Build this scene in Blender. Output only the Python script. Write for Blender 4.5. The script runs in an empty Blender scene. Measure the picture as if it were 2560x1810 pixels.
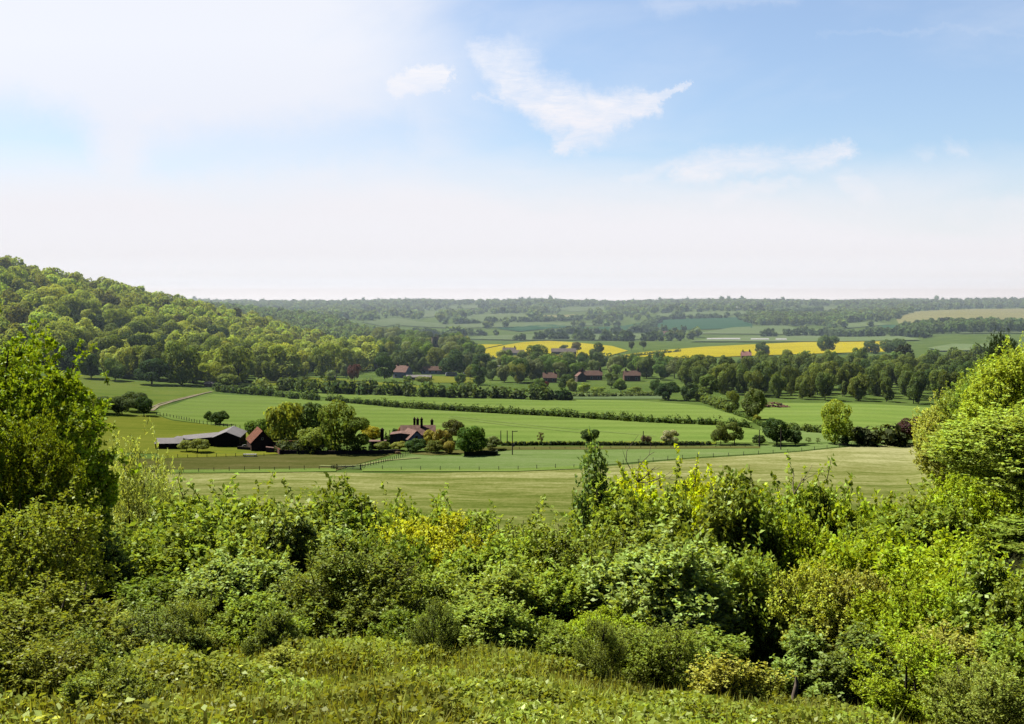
import bpy, math, random
import numpy as np
from mathutils import Vector, geometry as mgeo

R = math.radians
rng = np.random.default_rng(7)
random.seed(7)
scene = bpy.context.scene
COL = scene.collection

# ------------------------------------------------------------------ camera
F = 2844.4
CX, CY, HZ = 1280.0, 905.0, 750.0
CAMZ = 45.0
TH = math.atan((CY - HZ) / F)
ct, st = math.cos(TH), math.sin(TH)
cam_d = bpy.data.cameras.new("camera")
cam_d.sensor_width = 36.0
cam_d.lens = 40.0
cam_d.clip_start = 0.1
cam_d.clip_end = 40000
cam = bpy.data.objects.new("camera", cam_d)
COL.objects.link(cam)
cam.location = (0, 0, CAMZ)
cam.rotation_euler = (math.pi / 2 - TH, 0, 0)
scene.camera = cam


def ray(px, py):
    """direction of a photo pixel, scaled so that its y component is 1"""
    u = (px - CX) / F
    v = (CY - py) / F
    dx, dy, dz = u, ct + v * st, -st + v * ct
    return dx / dy, dz / dy


def pt(px, py, D):
    a, b = ray(px, py)
    return np.array([a * D, D, CAMZ + b * D])


# ------------------------------------------------------------------ terrain
PD = [-80, 0, 9, 12, 16, 20, 30, 60, 100, 150, 200, 240, 1200, 1500, 1900, 2400, 3100, 3900, 4800, 9000, 14000]
PZ = [47, 43.4, 41.55, 40.95, 39.85, 38.5, 34.6, 24, 13.5, 5, 1.2, 0, 0, -4, 1, 11, 24, 31, 33, 31, 20]
_lx = np.log(np.array(PD, float) + 100)
_pz = np.array(PZ, float)
_dd = np.diff(_pz) / np.diff(_lx)
_m = np.zeros(len(_pz))
for i in range(1, len(_pz) - 1):
    if _dd[i - 1] * _dd[i] > 0:
        _m[i] = 2 * _dd[i - 1] * _dd[i] / (_dd[i - 1] + _dd[i])
_m[0], _m[-1] = _dd[0], _dd[-1]


def base_z(D):
    x = np.log(np.clip(np.asarray(D, float), -79, 13900) + 100)
    k = np.clip(np.searchsorted(_lx, x) - 1, 0, len(_lx) - 2)
    h = _lx[k + 1] - _lx[k]
    t = (x - _lx[k]) / h
    return ((2 * t**3 - 3 * t**2 + 1) * _pz[k] + (t**3 - 2 * t**2 + t) * h * _m[k]
            + (-2 * t**3 + 3 * t**2) * _pz[k + 1] + (t**3 - t**2) * h * _m[k + 1])


# (photo column, distance, height) where the land differs from the valley profile
CTRL = [
    (185, 600, 5), (0, 600, 9), (-350, 600, 15), (350, 600, 3), (500, 590, 1.4), (350, 480, 1), (185, 480, 3),
    (0, 480, 5), (-350, 480, 9), (0, 360, 2), (-350, 360, 4),
    (0, 900, 63), (-400, 870, 88), (250, 950, 45), (440, 1000, 31), (640, 1030, 15), (830, 900, 0),
    (0, 750, 34), (250, 770, 23), (440, 790, 13), (640, 800, 5), (800, 800, 0), (-400, 730, 48),
    (0, 1200, 42), (250, 1250, 26), (440, 1300, 14), (640, 1300, 8), (-400, 1200, 60),
    (560, 1700, 26), (700, 1650, 17), (830, 1550, 9), (930, 1350, -1), (930, 1150, 0), (800, 1200, 0), (700, 1300, 6),
    (700, 2300, 9), (300, 1800, 30), (-200, 1900, 40), (300, 3000, 20), (-300, 3000, 25),
    (2340, 340, 0), (2450, 300, 8), (2560, 300, 20), (2850, 300, 40), (2400, 250, 5), (2560, 250, 23), (2850, 250, 42),
    (2560, 420, 8), (2850, 420, 22), (2400, 420, 0), (2560, 150, 22), (2400, 150, 11), (2850, 150, 38), (2560, 600, 2),
    (2850, 650, 8), (2560, 90, 24), (2400, 90, 17.5),
    (1250, 2300, 16), (1080, 2500, 7), (1430, 2600, 12), (1700, 2350, 18), (1560, 2000, 1), (1850, 1950, 7), (2020, 2050, 12), (1930, 2600, 20),
    (2150, 2500, 12), (2400, 2300, 20), (2560, 2000, 8), (900, 2400, 14), (1350, 3300, 30), (1600, 3400, 22), (1000, 3300, 24), (1850, 3400, 30),
    (2440, 1500, 6),
    (2400, 4800, 39), (2560, 4800, 41), (2560, 3000, 19), (2000, 4800, 35), (2850, 4800, 42), (1350, 4800, 36),
]
for p_ in (-2200, -1000, 400, 1280, 2200, 3600, 5000):
    for d_ in (-60, 5, 12, 20, 40, 80, 160):
        CTRL.append((p_, d_, None))
for p_ in (500, 800, 1100, 1400, 1700, 2000, 2200):
    for d_ in (250, 340, 450):
        CTRL.append((p_, d_, None))
for p_ in (950, 1200, 1500, 1800, 2100, 2300):
    for d_ in (600, 800, 1050):
        CTRL.append((p_, d_, None))
for p_ in (1000, 1300, 1700, 2100, 3200):
    for d_ in (1500,):
        CTRL.append((p_, d_, None))
for p_ in (300, 900, 1700, 3200):
    for d_ in (3600, 9000):
        CTRL.append((p_, d_, None))


def _coord(px, D):
    return np.stack([np.clip(px, -2300, 5000) / 400.0, 3.0 * np.log(np.maximum(D, -90) + 120.0)], -1)


_cp = np.array([[c[0], c[1]] for c in CTRL], float)
_cr = np.array([0.0 if c[2] is None else c[2] - float(base_z(c[1])) for c in CTRL])
_cc = _coord(_cp[:, 0], _cp[:, 1])


def _ker(a, b):
    d2 = ((a[:, None, :] - b[None]) ** 2).sum(-1)
    return -np.sqrt(d2 + 0.05)


_w = np.linalg.solve(_ker(_cc, _cc) - 1e-3 * np.eye(len(_cc)), _cr)


def terr(x, y):
    x = np.atleast_1d(np.asarray(x, float))
    y = np.atleast_1d(np.asarray(y, float))
    out = np.empty(x.shape)
    xf, yf, of = x.ravel(), y.ravel(), out.ravel()
    for i in range(0, len(xf), 20000):
        xs, ys = xf[i:i + 20000], yf[i:i + 20000]
        px = CX + F * xs / np.maximum(ys, 25.0)
        of[i:i + 20000] = base_z(ys) + _ker(_coord(px, ys), _cc) @ _w
    return of.reshape(x.shape)


def tz(x, y):
    return float(terr(x, y)[0])


_DS = np.concatenate([np.linspace(5, 100, 96), np.geomspace(101, 9000, 900)])


def hit(px, py):
    """where the view line of a photo pixel meets the land"""
    a, b = ray(px, py)
    z = terr(a * _DS, _DS)
    dz = CAMZ + b * _DS - z
    k = np.where(dz < 0)[0]
    if len(k) == 0:
        D = 4800.0
    elif k[0] == 0:
        D = float(_DS[0])
    else:
        i = k[0]
        t = dz[i - 1] / (dz[i - 1] - dz[i])
        D = float(_DS[i - 1] + t * (_DS[i] - _DS[i - 1]))
    x = a * D
    return np.array([x, D, tz(x, D)])


# ------------------------------------------------------------------ mesh helpers
def mesh_np(name, V, Fq, mat=None, attrs=None, smooth=False):
    V = np.asarray(V, np.float32)
    Fq = np.asarray(Fq, np.int32)
    me = bpy.data.meshes.new(name)
    k = Fq.shape[1]
    me.vertices.add(len(V))
    me.vertices.foreach_set("co", V.ravel())
    me.loops.add(Fq.size)
    me.loops.foreach_set("vertex_index", Fq.ravel())
    me.polygons.add(len(Fq))
    me.polygons.foreach_set("loop_start", np.arange(len(Fq), dtype=np.int32) * k)
    if smooth:
        me.polygons.foreach_set("use_smooth", np.ones(len(Fq), bool))
    for an, av in (attrs or {}).items():
        at = me.attributes.new(an, 'FLOAT', 'FACE')
        at.data.foreach_set("value", np.asarray(av, np.float32))
    me.update(calc_edges=True)
    me.validate()
    if mat:
        me.materials.append(mat)
    return me


def link(name, me, parent=None, loc=None, rotz=0.0):
    o = bpy.data.objects.new(name, me)
    COL.objects.link(o)
    if parent is not None:
        o.parent = parent
    if loc is not None:
        o.location = tuple(float(c) for c in loc)
    if rotz:
        o.rotation_euler = (0, 0, rotz)
    return o


def tag(o, label, cat=None, group=None, kind=None):
    o["label"] = label
    if cat:
        o["category"] = cat
    if group:
        o["group"] = group
    if kind:
        o["kind"] = kind
    return o


def thing(name, label, cat, loc, rotz=0.0, group=None):
    o = link(name, None, None, loc, rotz)
    return tag(o, label, cat, group)


class MB:
    """collects boxes, prisms, tubes and quads for one mesh"""

    def __init__(self):
        self.v, self.f = [], []

    def poly(self, pts):
        n = len(self.v)
        self.v += [tuple(p) for p in pts]
        self.f.append(list(range(n, n + len(pts))))
        return self

    def box(self, x0, x1, y0, y1, z0, z1):
        n = len(self.v)
        self.v += [(x0, y0, z0), (x1, y0, z0), (x1, y1, z0), (x0, y1, z0), (x0, y0, z1), (x1, y0, z1), (x1, y1, z1), (x0, y1, z1)]
        for q in ((0, 3, 2, 1), (4, 5, 6, 7), (0, 1, 5, 4), (1, 2, 6, 5), (2, 3, 7, 6), (3, 0, 4, 7)):
            self.f.append([n + i for i in q])
        return self

    def prism(self, prof, y0, y1):
        """closed profile of (x, z) extruded along y"""
        n, k = len(self.v), len(prof)
        self.v += [(x, y0, z) for x, z in prof] + [(x, y1, z) for x, z in prof]
        self.f.append([n + i for i in range(k)])
        self.f.append([n + k + i for i in reversed(range(k))])
        for i in range(k):
            j = (i + 1) % k
            self.f.append([n + j, n + i, n + k + i, n + k + j])
        return self

    def tube(self, pts, rad, sides=6):
        pts = [np.array(p, float) for p in pts]
        rings = []
        for i, p in enumerate(pts):
            d = pts[min(i + 1, len(pts) - 1)] - pts[max(i - 1, 0)]
            d /= np.linalg.norm(d) + 1e-9
            a = np.cross(d, (0.3, 0.9, 0.2) if abs(d[2]) > .5 else (0, 0, 1.0))
            a /= np.linalg.norm(a) + 1e-9
            b = np.cross(d, a)
            r = rad[i] if hasattr(rad, "__len__") else rad
            n = len(self.v)
            for s in range(sides):
                t = 2 * math.pi * s / sides
                self.v.append(tuple(p + r * (math.cos(t) * a + math.sin(t) * b)))
            rings.append(n)
        for i in range(len(rings) - 1):
            for s in range(sides):
                t = (s + 1) % sides
                self.f.append([rings[i] + s, rings[i] + t, rings[i + 1] + t, rings[i + 1] + s])
        self.f.append([rings[-1] + s for s in range(sides)])
        self.f.append([rings[0] + s for s in reversed(range(sides))])
        return self

    def mesh(self, name, mat):
        me = bpy.data.meshes.new(name)
        me.from_pydata([tuple(float(c) for c in p) for p in self.v], [], self.f)
        me.update()
        me.materials.append(mat)
        return me

    def build(self, name, mat, parent=None, loc=None, rotz=0.0):
        return link(name, self.mesh(name, mat), parent, loc, rotz)


# ------------------------------------------------------------------ materials
def new_mat(name):
    m = bpy.data.materials.new(name)
    m.use_nodes = True
    nt = m.node_tree
    nt.nodes.clear()
    out = nt.nodes.new("ShaderNodeOutputMaterial")
    return m, nt, out


def N(nt, t, **kw):
    n = nt.nodes.new(t)
    for k, v in kw.items():
        if k.startswith("i_"):
            n.inputs[int(k[2:])].default_value = v
        else:
            setattr(n, k, v)
    return n


def mathn(nt, op, a, b=None, c=None, clamp=False):
    n = nt.nodes.new("ShaderNodeMath")
    n.operation = op
    n.use_clamp = clamp
    for i, s in enumerate((a, b, c)):
        if s is None:
            continue
        if isinstance(s, (int, float)):
            n.inputs[i].default_value = s
        else:
            nt.links.new(s, n.inputs[i])
    return n.outputs[0]


def ramp(nt, fac, stops):
    n = nt.nodes.new("ShaderNodeValToRGB")
    e = n.color_ramp.elements
    while len(e) < len(stops):
        e.new(0.5)
    for el, (p, c) in zip(e, stops):
        el.position = p
        el.color = (*c, 1)
    nt.links.new(fac, n.inputs[0])
    return n.outputs[0]


def noise(nt, vec, scale, detail=4, rough=.55, dist=0.0):
    n = nt.nodes.new("ShaderNodeTexNoise")
    n.inputs["Scale"].default_value = scale
    n.inputs["Detail"].default_value = detail
    n.inputs["Roughness"].default_value = rough
    n.inputs["Distortion"].default_value = dist
    if vec is not None:
        nt.links.new(vec, n.inputs["Vector"])
    return n.outputs["Fac"]


def mixc(nt, fac, a, b, mode='MIX'):
    n = nt.nodes.new("ShaderNodeMix")
    n.data_type = 'RGBA'
    n.blend_type = mode
    for sock, s in ((n.inputs[0], fac), (n.inputs[6], a), (n.inputs[7], b)):
        if isinstance(s, (int, float)):
            sock.default_value = s
        elif isinstance(s, tuple):
            sock.default_value = (*s, 1)
        else:
            nt.links.new(s, sock)
    return n.outputs[2]


def mapping(nt, src, scale=(1, 1, 1), rot=(0, 0, 0)):
    n = nt.nodes.new("ShaderNodeMapping")
    n.inputs["Scale"].default_value = scale
    n.inputs["Rotation"].default_value = rot
    nt.links.new(src, n.inputs["Vector"])
    return n.outputs[0]


def leaf_mat(name, trans=.42, gloss=.06, grough=.38, vspread=.7, gain=1.0):
    m, nt, out = new_mat(name)
    L = nt.links
    oi = N(nt, "ShaderNodeObjectInfo")
    a1 = N(nt, "ShaderNodeAttribute", attribute_name="rnd").outputs["Fac"]
    a2 = N(nt, "ShaderNodeAttribute", attribute_name="tre").outputs["Fac"]
    hs = N(nt, "ShaderNodeHueSaturation")
    h = mathn(nt, 'MULTIPLY_ADD', mathn(nt, 'SUBTRACT', a1, .5), .045, .5)
    h = mathn(nt, 'MULTIPLY_ADD', mathn(nt, 'SUBTRACT', a2, .5), .035, h)
    v = mathn(nt, 'MULTIPLY_ADD', a1, vspread, 1 - vspread * .5)
    v2 = mathn(nt, 'MULTIPLY_ADD', a2, .7, .65)
    L.new(h, hs.inputs["Hue"])
    L.new(mathn(nt, 'MULTIPLY', mathn(nt, 'MULTIPLY', v, v2), gain), hs.inputs["Value"])
    L.new(oi.outputs["Color"], hs.inputs["Color"])
    col = hs.outputs[0]
    d = N(nt, "ShaderNodeBsdfDiffuse")
    t = N(nt, "ShaderNodeBsdfTranslucent")
    g = N(nt, "ShaderNodeBsdfGlossy")
    g.inputs["Roughness"].default_value = grough
    g.inputs["Color"].default_value = (.9, .95, .8, 1)
    L.new(col, d.inputs[0])
    L.new(mixc(nt, 1.0, col, (1.5, 1.35, .5), 'MULTIPLY'), t.inputs[0])
    m1 = N(nt, "ShaderNodeMixShader")
    m1.inputs[0].default_value = trans
    L.new(d.outputs[0], m1.inputs[1])
    L.new(t.outputs[0], m1.inputs[2])
    m2 = N(nt, "ShaderNodeMixShader")
    m2.inputs[0].default_value = gloss
    L.new(m1.outputs[0], m2.inputs[1])
    L.new(g.outputs[0], m2.inputs[2])
    L.new(m2.outputs[0], out.inputs[0])
    return m


LEAF_FAR = leaf_mat("leaf_far", .38, .010, .55, .85, 3.3)
LEAF_NEAR = leaf_mat("leaf_near", .38, .022, .42, 1.15, 4.0)


def solid(name, c, rough=.85, var=.35, scale=1.2, spec=.3, c2=None, detail=6):
    m, nt, out = new_mat(name)
    b = N(nt, "ShaderNodeBsdfPrincipled")
    b.inputs["Roughness"].default_value = rough
    b.inputs["Specular IOR Level"].default_value = spec
    tc = N(nt, "ShaderNodeTexCoord").outputs["Object"]
    nz = noise(nt, tc, scale, detail, .65)
    lo = tuple(x * (1 - var) for x in c)
    hi = c2 if c2 else tuple(min(1, x * (1 + var)) for x in c)
    nt.links.new(ramp(nt, nz, [(.3, lo), (.7, hi)]), b.inputs["Base Color"])
    nt.links.new(b.outputs[0], out.inputs[0])
    return m


def brick_mat(name, c1, c2, mortar, sx=4.0, bw=.5, rh=.25, axis='X'):
    m, nt, out = new_mat(name)
    b = N(nt, "ShaderNodeBsdfPrincipled")
    b.inputs["Roughness"].default_value = .9
    b.inputs["Specular IOR Level"].default_value = .2
    tc = N(nt, "ShaderNodeTexCoord").outputs["Object"]
    sp = N(nt, "ShaderNodeSeparateXYZ")
    nt.links.new(tc, sp.inputs[0])
    cb = N(nt, "ShaderNodeCombineXYZ")
    nt.links.new(mathn(nt, 'ADD', sp.outputs[0], sp.outputs[1]), cb.inputs[0])
    nt.links.new(sp.outputs[2], cb.inputs[1])
    br = N(nt, "ShaderNodeTexBrick")
    br.inputs["Scale"].default_value = sx
    br.inputs["Color1"].default_value = (*c1, 1)
    br.inputs["Color2"].default_value = (*c2, 1)
    br.inputs["Mortar"].default_value = (*mortar, 1)
    br.inputs["Mortar Size"].default_value = .025
    br.inputs["Brick Width"].default_value = bw
    br.inputs["Row Height"].default_value = rh
    nt.links.new(cb.outputs[0], br.inputs["Vector"])
    nz = noise(nt, tc, .9, 6, .7)
    col = mixc(nt, 1.0, br.outputs["Color"], ramp(nt, nz, [(.3, (.55, .55, .55)), (.7, (1.25, 1.2, 1.15))]), 'MULTIPLY')
    nt.links.new(col, b.inputs["Base Color"])
    nt.links.new(b.outputs[0], out.inputs[0])
    return m


def field_mat(name, cols, ang=0.0, stretch=6.0, s1=.03, s2=.6, contrast=(.32, .68), fine=.35, rows=0.0, rowscale=.5):
    """grass or crop: streaky patches along one direction, mottling and a fine grain of stems"""
    m, nt, out = new_mat(name)
    L = nt.links
    pos = N(nt, "ShaderNodeNewGeometry").outputs["Position"]
    mp = mapping(nt, pos, (1.0, stretch, 1.0), (0, 0, R(ang)))
    n1 = noise(nt, mp, s1, 5, .6, .6)
    n0 = noise(nt, pos, s1 * .35, 3, .5)
    n2 = noise(nt, mapping(nt, pos, (1, .6, 1)), s2, 3, .7)
    f = mathn(nt, 'MULTIPLY_ADD', mathn(nt, 'SUBTRACT', n0, .5), .6, n1)
    f = mathn(nt, 'MULTIPLY_ADD', mathn(nt, 'SUBTRACT', n2, .5), fine, f)
    k = len(cols)
    a, b_ = contrast
    col = ramp(nt, f, [(a + (b_ - a) * i / (k - 1), c) for i, c in enumerate(cols)])
    if rows:
        w = N(nt, "ShaderNodeTexWave")
        w.inputs["Scale"].default_value = rowscale
        w.inputs["Distortion"].default_value = 1.2
        w.inputs["Detail"].default_value = 2
        L.new(mapping(nt, pos, (1, 1, 1), (0, 0, R(ang + 90))), w.inputs["Vector"])
        col = mixc(nt, rows, col, mixc(nt, 1.0, col, w.outputs["Color"], 'MULTIPLY'))
    g = mathn(nt, 'MULTIPLY_ADD', noise(nt, pos, 3.5, 2, .8), 1.0, .5)
    col = mixc(nt, .8, col, mixc(nt, 1.0, col, g, 'MULTIPLY'))
    d = N(nt, "ShaderNodeBsdfDiffuse")
    d.inputs["Roughness"].default_value = .8
    L.new(col, d.inputs[0])
    L.new(d.outputs[0], out.inputs[0])
    return m


BARK = solid("bark", (.075, .06, .045), .95, .45, 6)
DRYWOOD = solid("dry_wood", (.28, .22, .17), .9, .4, 9)

# ------------------------------------------------------------------ ground
GRASS_BASE = field_mat("meadow_grass", [(.09, .15, .03), (.14, .21, .04), (.19, .25, .06)], 0, 2.0, .03, .4)


def ground_sheet():
    ys = np.concatenate([np.linspace(-70, 4, 14), np.linspace(6, 60, 46), np.geomspace(62, 300, 70), np.geomspace(303, 1300, 130),
                         np.geomspace(1310, 5200, 110), np.geomspace(5400, 14000, 14)])
    us = np.concatenate([np.linspace(-2.2, -.55, 16)[:-1], np.linspace(-.55, .55, 160), np.linspace(.55, 2.2, 16)[1:]])
    Y, U = np.meshgrid(ys, us, indexing='ij')
    X = U * (Y + 90) * np.where(Y < 60, 1, 1)
    Z = terr(X, Y)
    nr, nc = Y.shape
    V = np.stack([X, Y, Z], -1).reshape(-1, 3)
    i, j = np.meshgrid(np.arange(nr - 1), np.arange(nc - 1), indexing='ij')
    a = (i * nc + j).ravel()
    Fq = np.stack([a, a + 1, a + nc + 1, a + nc], -1)
    me = mesh_np("ground", V, Fq, None, None, True)
    m, nt, out = new_mat("ground_soil_and_grass")
    pos = N(nt, "ShaderNodeNewGeometry").outputs["Position"]
    sp = N(nt, "ShaderNodeSeparateXYZ")
    nt.links.new(pos, sp.inputs[0])
    n1 = noise(nt, pos, .05, 5, .6)
    far = ramp(nt, n1, [(.3, (.08, .14, .032)), (.7, (.16, .23, .055))])
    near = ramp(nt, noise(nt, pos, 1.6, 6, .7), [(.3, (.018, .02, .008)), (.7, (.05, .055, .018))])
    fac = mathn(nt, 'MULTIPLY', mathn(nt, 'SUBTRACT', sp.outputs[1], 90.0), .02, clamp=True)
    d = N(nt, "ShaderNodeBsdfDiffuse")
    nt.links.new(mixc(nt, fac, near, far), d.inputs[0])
    nt.links.new(d.outputs[0], out.inputs[0])
    me.materials.append(m)
    tag(link("ground", me), "rolling ground of the valley and its slopes", kind="structure")


ground_sheet()

# draped sheets -----------------------------------------------------------
_lift = [0]


def drape(name, poly, mat, label, lift=None, step=None):
    P = np.array([hit(px, py)[:2] for px, py in poly])
    # densify the edge
    E = []
    D = P[:, 1].mean()
    step = step or max(4.0, D * .018)
    for i in range(len(P)):
        a, b = P[i], P[(i + 1) % len(P)]
        n = max(1, int(np.linalg.norm(b - a) / step))
        for k in range(n):
            E.append(a + (b - a) * k / n)
    E = np.array(E)
    # straight runs get a little natural waver
    lo, hi = E.min(0), E.max(0)
    gx, gy = np.meshgrid(np.arange(lo[0], hi[0], step), np.arange(lo[1], hi[1], step))
    G = np.stack([gx.ravel(), gy.ravel()], -1) + rng.uniform(-.2, .2, (gx.size, 2)) * step
    ins = np.zeros(len(G), bool)
    x, y = G[:, 0], G[:, 1]
    for i in range(len(P)):
        (x1, y1), (x2, y2) = P[i], P[(i + 1) % len(P)]
        c = ((y1 > y) != (y2 > y)) & (x < (x2 - x1) * (y - y1) / (y2 - y1 + 1e-12) + x1)
        ins ^= c
    G = G[ins]
    pts = [Vector(p) for p in E] + [Vector(p) for p in G]
    ne = len(E)
    vs, es, fs, _, _, _ = mgeo.delaunay_2d_cdt(pts, [(i, (i + 1) % ne) for i in range(ne)], [list(range(ne))], 1, 1e-4)
    A = np.array([(v.x, v.y) for v in vs])
    _lift[0] += 1
    lf = lift if lift is not None else .06 + .0004 * D + .012 * (_lift[0] % 8)
    Z = terr(A[:, 0], A[:, 1]) + lf
    me = bpy.data.meshes.new(name)
    me.from_pydata([(a[0], a[1], z) for a, z in zip(A, Z)], [], [list(f) for f in fs])
    me.polygons.foreach_set("use_smooth", np.ones(len(me.polygons), bool))
    me.update()
    nz = np.zeros(len(me.polygons) * 3)
    me.polygons.foreach_get("normal", nz)
    if nz[2::3].mean() < 0:
        me.flip_normals()
    me.materials.append(mat)
    o = link(name, me)
    return tag(o, label, kind="structure")


def barley_mat():
    """barley brushed by the wind: pale combed streaks over a greener, less ripe near part"""
    m, nt, out = new_mat("ripening_barley")
    L = nt.links
    pos = N(nt, "ShaderNodeNewGeometry").outputs["Position"]
    sp = N(nt, "ShaderNodeSeparateXYZ")
    L.new(pos, sp.inputs[0])
    wob = noise(nt, pos, .012, 3, .5)
    cbn = N(nt, "ShaderNodeCombineXYZ")
    L.new(sp.outputs[0], cbn.inputs[0])
    L.new(mathn(nt, 'MULTIPLY_ADD', wob, 34.0, sp.outputs[1]), cbn.inputs[1])
    q = cbn.outputs[0]
    n1 = noise(nt, mapping(nt, q, (1, 5.5, 1), (0, 0, R(-9))), .022, 7, .62, .8)
    n3 = noise(nt, mapping(nt, q, (1, 4, 1), (0, 0, R(-14))), .11, 5, .7, .5)
    n2 = noise(nt, mapping(nt, pos, (1, .5, 1)), .9, 3, .8)
    ripe = mathn(nt, 'MULTIPLY', mathn(nt, 'SUBTRACT', sp.outputs[1], 268.0), .0030)
    f = mathn(nt, 'ADD', n1, ripe)
    f = mathn(nt, 'MULTIPLY_ADD', mathn(nt, 'SUBTRACT', n3, .5), .62, f)
    f = mathn(nt, 'MULTIPLY_ADD', mathn(nt, 'SUBTRACT', n2, .5), .38, f)
    col = ramp(nt, f, [(.18, (.085, .125, .02)), (.36, (.145, .185, .036)), (.50, (.225, .25, .07)), (.64, (.32, .335, .125)), (.82, (.50, .50, .24))])
    pink = noise(nt, mapping(nt, q, (1, 5, 1), (0, 0, R(-9))), .02, 5, .6)
    col = mixc(nt, mathn(nt, 'MULTIPLY', mathn(nt, 'SUBTRACT', pink, .56, None, True), 1.0, None, True), col, (.34, .27, .12))
    d = N(nt, "ShaderNodeBsdfDiffuse")
    L.new(col, d.inputs[0])
    L.new(d.outputs[0], out.inputs[0])
    return m


BARLEY = barley_mat()
ROUGH = field_mat("rough_grass", [(.16, .18, .045), (.215, .22, .065), (.275, .26, .095)], 0, 5, .04, .6, (.3, .7), .4)
CROP = field_mat("young_green_crop", [(.26, .41, .085), (.325, .47, .105), (.38, .515, .14)], 4, 4, .016, .5, (.24, .76), .5, .12, .022)
CROP2 = field_mat("pale_green_crop", [(.23, .35, .095), (.285, .405, .125), (.345, .445, .175)], 3, 7, .03, .5, (.26, .74), .45)
MEADOW = field_mat("buttercup_meadow", [(.235, .30, .04), (.30, .35, .05), (.37, .40, .065)], 5, 3, .03, .5, (.3, .7), .35)
SLOPE = field_mat("sloping_pasture", [(.21, .32, .055), (.275, .37, .07), (.325, .40, .085)], 5, 3, .03, .5, (.3, .7), .35)
BRIGHT = field_mat("bright_paddock_grass", [(.19, .29, .04), (.31, .37, .045), (.40, .41, .05)], 0, 3, .05, .5, (.3, .7), .3)
RAPE = field_mat("rape_flowers", [(.68, .59, .02), (.88, .77, .03), (.96, .86, .045)], 3, 9, .02, .3, (.25, .75), .35, .35, .08)
TEAL = field_mat("blue_green_wheat", [(.05, .15, .075), (.065, .18, .09), (.08, .20, .10)], 3, 8, .01, .1, (.3, .7), .2)
PALEFAR = field_mat("pale_far_grass", [(.19, .29, .12), (.24, .34, .145), (.30, .38, .18)], 3, 8, .01, .1, (.3, .7), .2)
OLIVE = field_mat("dry_far_grass", [(.34, .37, .145), (.40, .41, .17), (.45, .44, .19)], 3, 6, .01, .1, (.3, .7), .2)
TRACK = solid("chalk_track", (.30, .26, .16), .95, .3, .6)

drape("field", [(-300, 1205), (380, 1180), (700, 1180), (1000, 1184), (1280, 1179), (1480, 1170), (1700, 1150), (2000, 1130), (2335, 1104),
                (2360, 1130), (2340, 1250), (2250, 1400), (2000, 1420), (1280, 1420), (500, 1420), (-300, 1420)], BARLEY,
      "pale ripening field brushed by wind just behind the front bushes", .05, 4)
drape("field", [(250, 1150), (640, 1138), (1000, 1131), (935, 1150), (862, 1170), (840, 1177), (250, 1179)], ROUGH,
      "brownish rough grass strip in front of the farm walls", .10, 3)
drape("field", [(1010, 1136), (1150, 1142), (1240, 1132), (1320, 1121), (1900, 1115), (2000, 1112), (2330, 1101), (2000, 1128), (1700, 1147),
                (1480, 1166), (1280, 1175), (1000, 1179), (872, 1172), (950, 1152)], CROP2, "light green grass field beyond the post and wire fence", .14, 3)
drape("field", [(395, 1135), (480, 1126), (640, 1128), (760, 1132), (640, 1139), (400, 1147)], BRIGHT, "yellow green paddock strip below the black barn", .16, 2)
drape("field", [(200, 1032), (395, 1040), (430, 1052), (520, 1062), (640, 1078), (900, 1104), (640, 1128), (380, 1135), (150, 1125)], MEADOW,
      "olive yellow meadow behind the black barn", .12, 4)
drape("field", [(398, 1024), (470, 1000), (535, 986), (700, 994), (830, 1004), (1000, 1022), (1400, 1043), (1620, 1056), (1830, 1064), (1990, 1092), (1900, 1108),
                (1600, 1106), (1250, 1108), (900, 1106), (640, 1080), (520, 1062), (430, 1050), (393, 1036)], CROP,
      "large bright green crop field behind the farmhouse", .16, 5)
drape("field", [(150, 928), (300, 950), (515, 972), (525, 980), (460, 995), (390, 1022), (390, 1038), (150, 1045)], SLOPE,
      "sloping pasture under the wooded hill", .12, 5)
drape("field", [(640, 968), (790, 992), (1000, 1008), (1400, 1030), (1620, 1046), (1830, 1056), (1900, 1058), (1800, 1028), (1760, 1015), (1600, 1003), (1430, 1000), (1100, 993), (830, 985), (700, 965)], CROP,
      "green field strip between the two long hedges", .2, 5)
drape("field", [(1430, 984), (1650, 984), (1660, 998), (1425, 998)], PALEFAR, "small pale field in front of the village roofs", .22, 4)
drape("field", [(1850, 1022), (1905, 1008), (2100, 1008), (2390, 1018), (2400, 1085), (2150, 1086), (1960, 1070), (1890, 1050)], CROP,
      "green field in front of the dark wood", .2, 5)
drape("field", [(1900, 1068), (1960, 1075), (2150, 1092), (2200, 1110), (2000, 1110), (1920, 1108)], CROP2, "narrow green strip round the bright lone tree", .24, 4)
drape("field", [(640, 940), (830, 945), (1000, 962), (1100, 968), (1080, 976), (880, 972), (640, 962)], BRIGHT, "small yellow green pasture at the foot of the hill wood", .22, 5)
drape("field", [(1040, 940), (1190, 944), (1180, 958), (1060, 958)], MEADOW, "yellowish paddock beside the village cottages", .24, 4)
drape("field", [(1165, 884), (1260, 864), (1310, 856), (1370, 853), (1450, 858), (1530, 866), (1570, 878), (1500, 896), (1200, 896)], RAPE,
      "yellow rape field behind the village", .5, 10)
drape("field", [(1500, 896), (1620, 880), (1760, 868), (1880, 862), (2060, 854), (2215, 852), (2215, 880), (1900, 890), (1560, 902)], RAPE,
      "long yellow rape field beyond the dark wood", .5, 10)
drape("field", [(1120, 876), (1180, 862), (1260, 862), (1160, 884)], RAPE, "small yellow rape patch by the church", .6, 8)
drape("verge", [(1262, 1106), (1500, 1106), (1790, 1106), (1790, 1112), (1500, 1112), (1262, 1112)], BRIGHT, "yellow flowered verge behind the low dark hedge", .3, 1.5)
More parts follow.
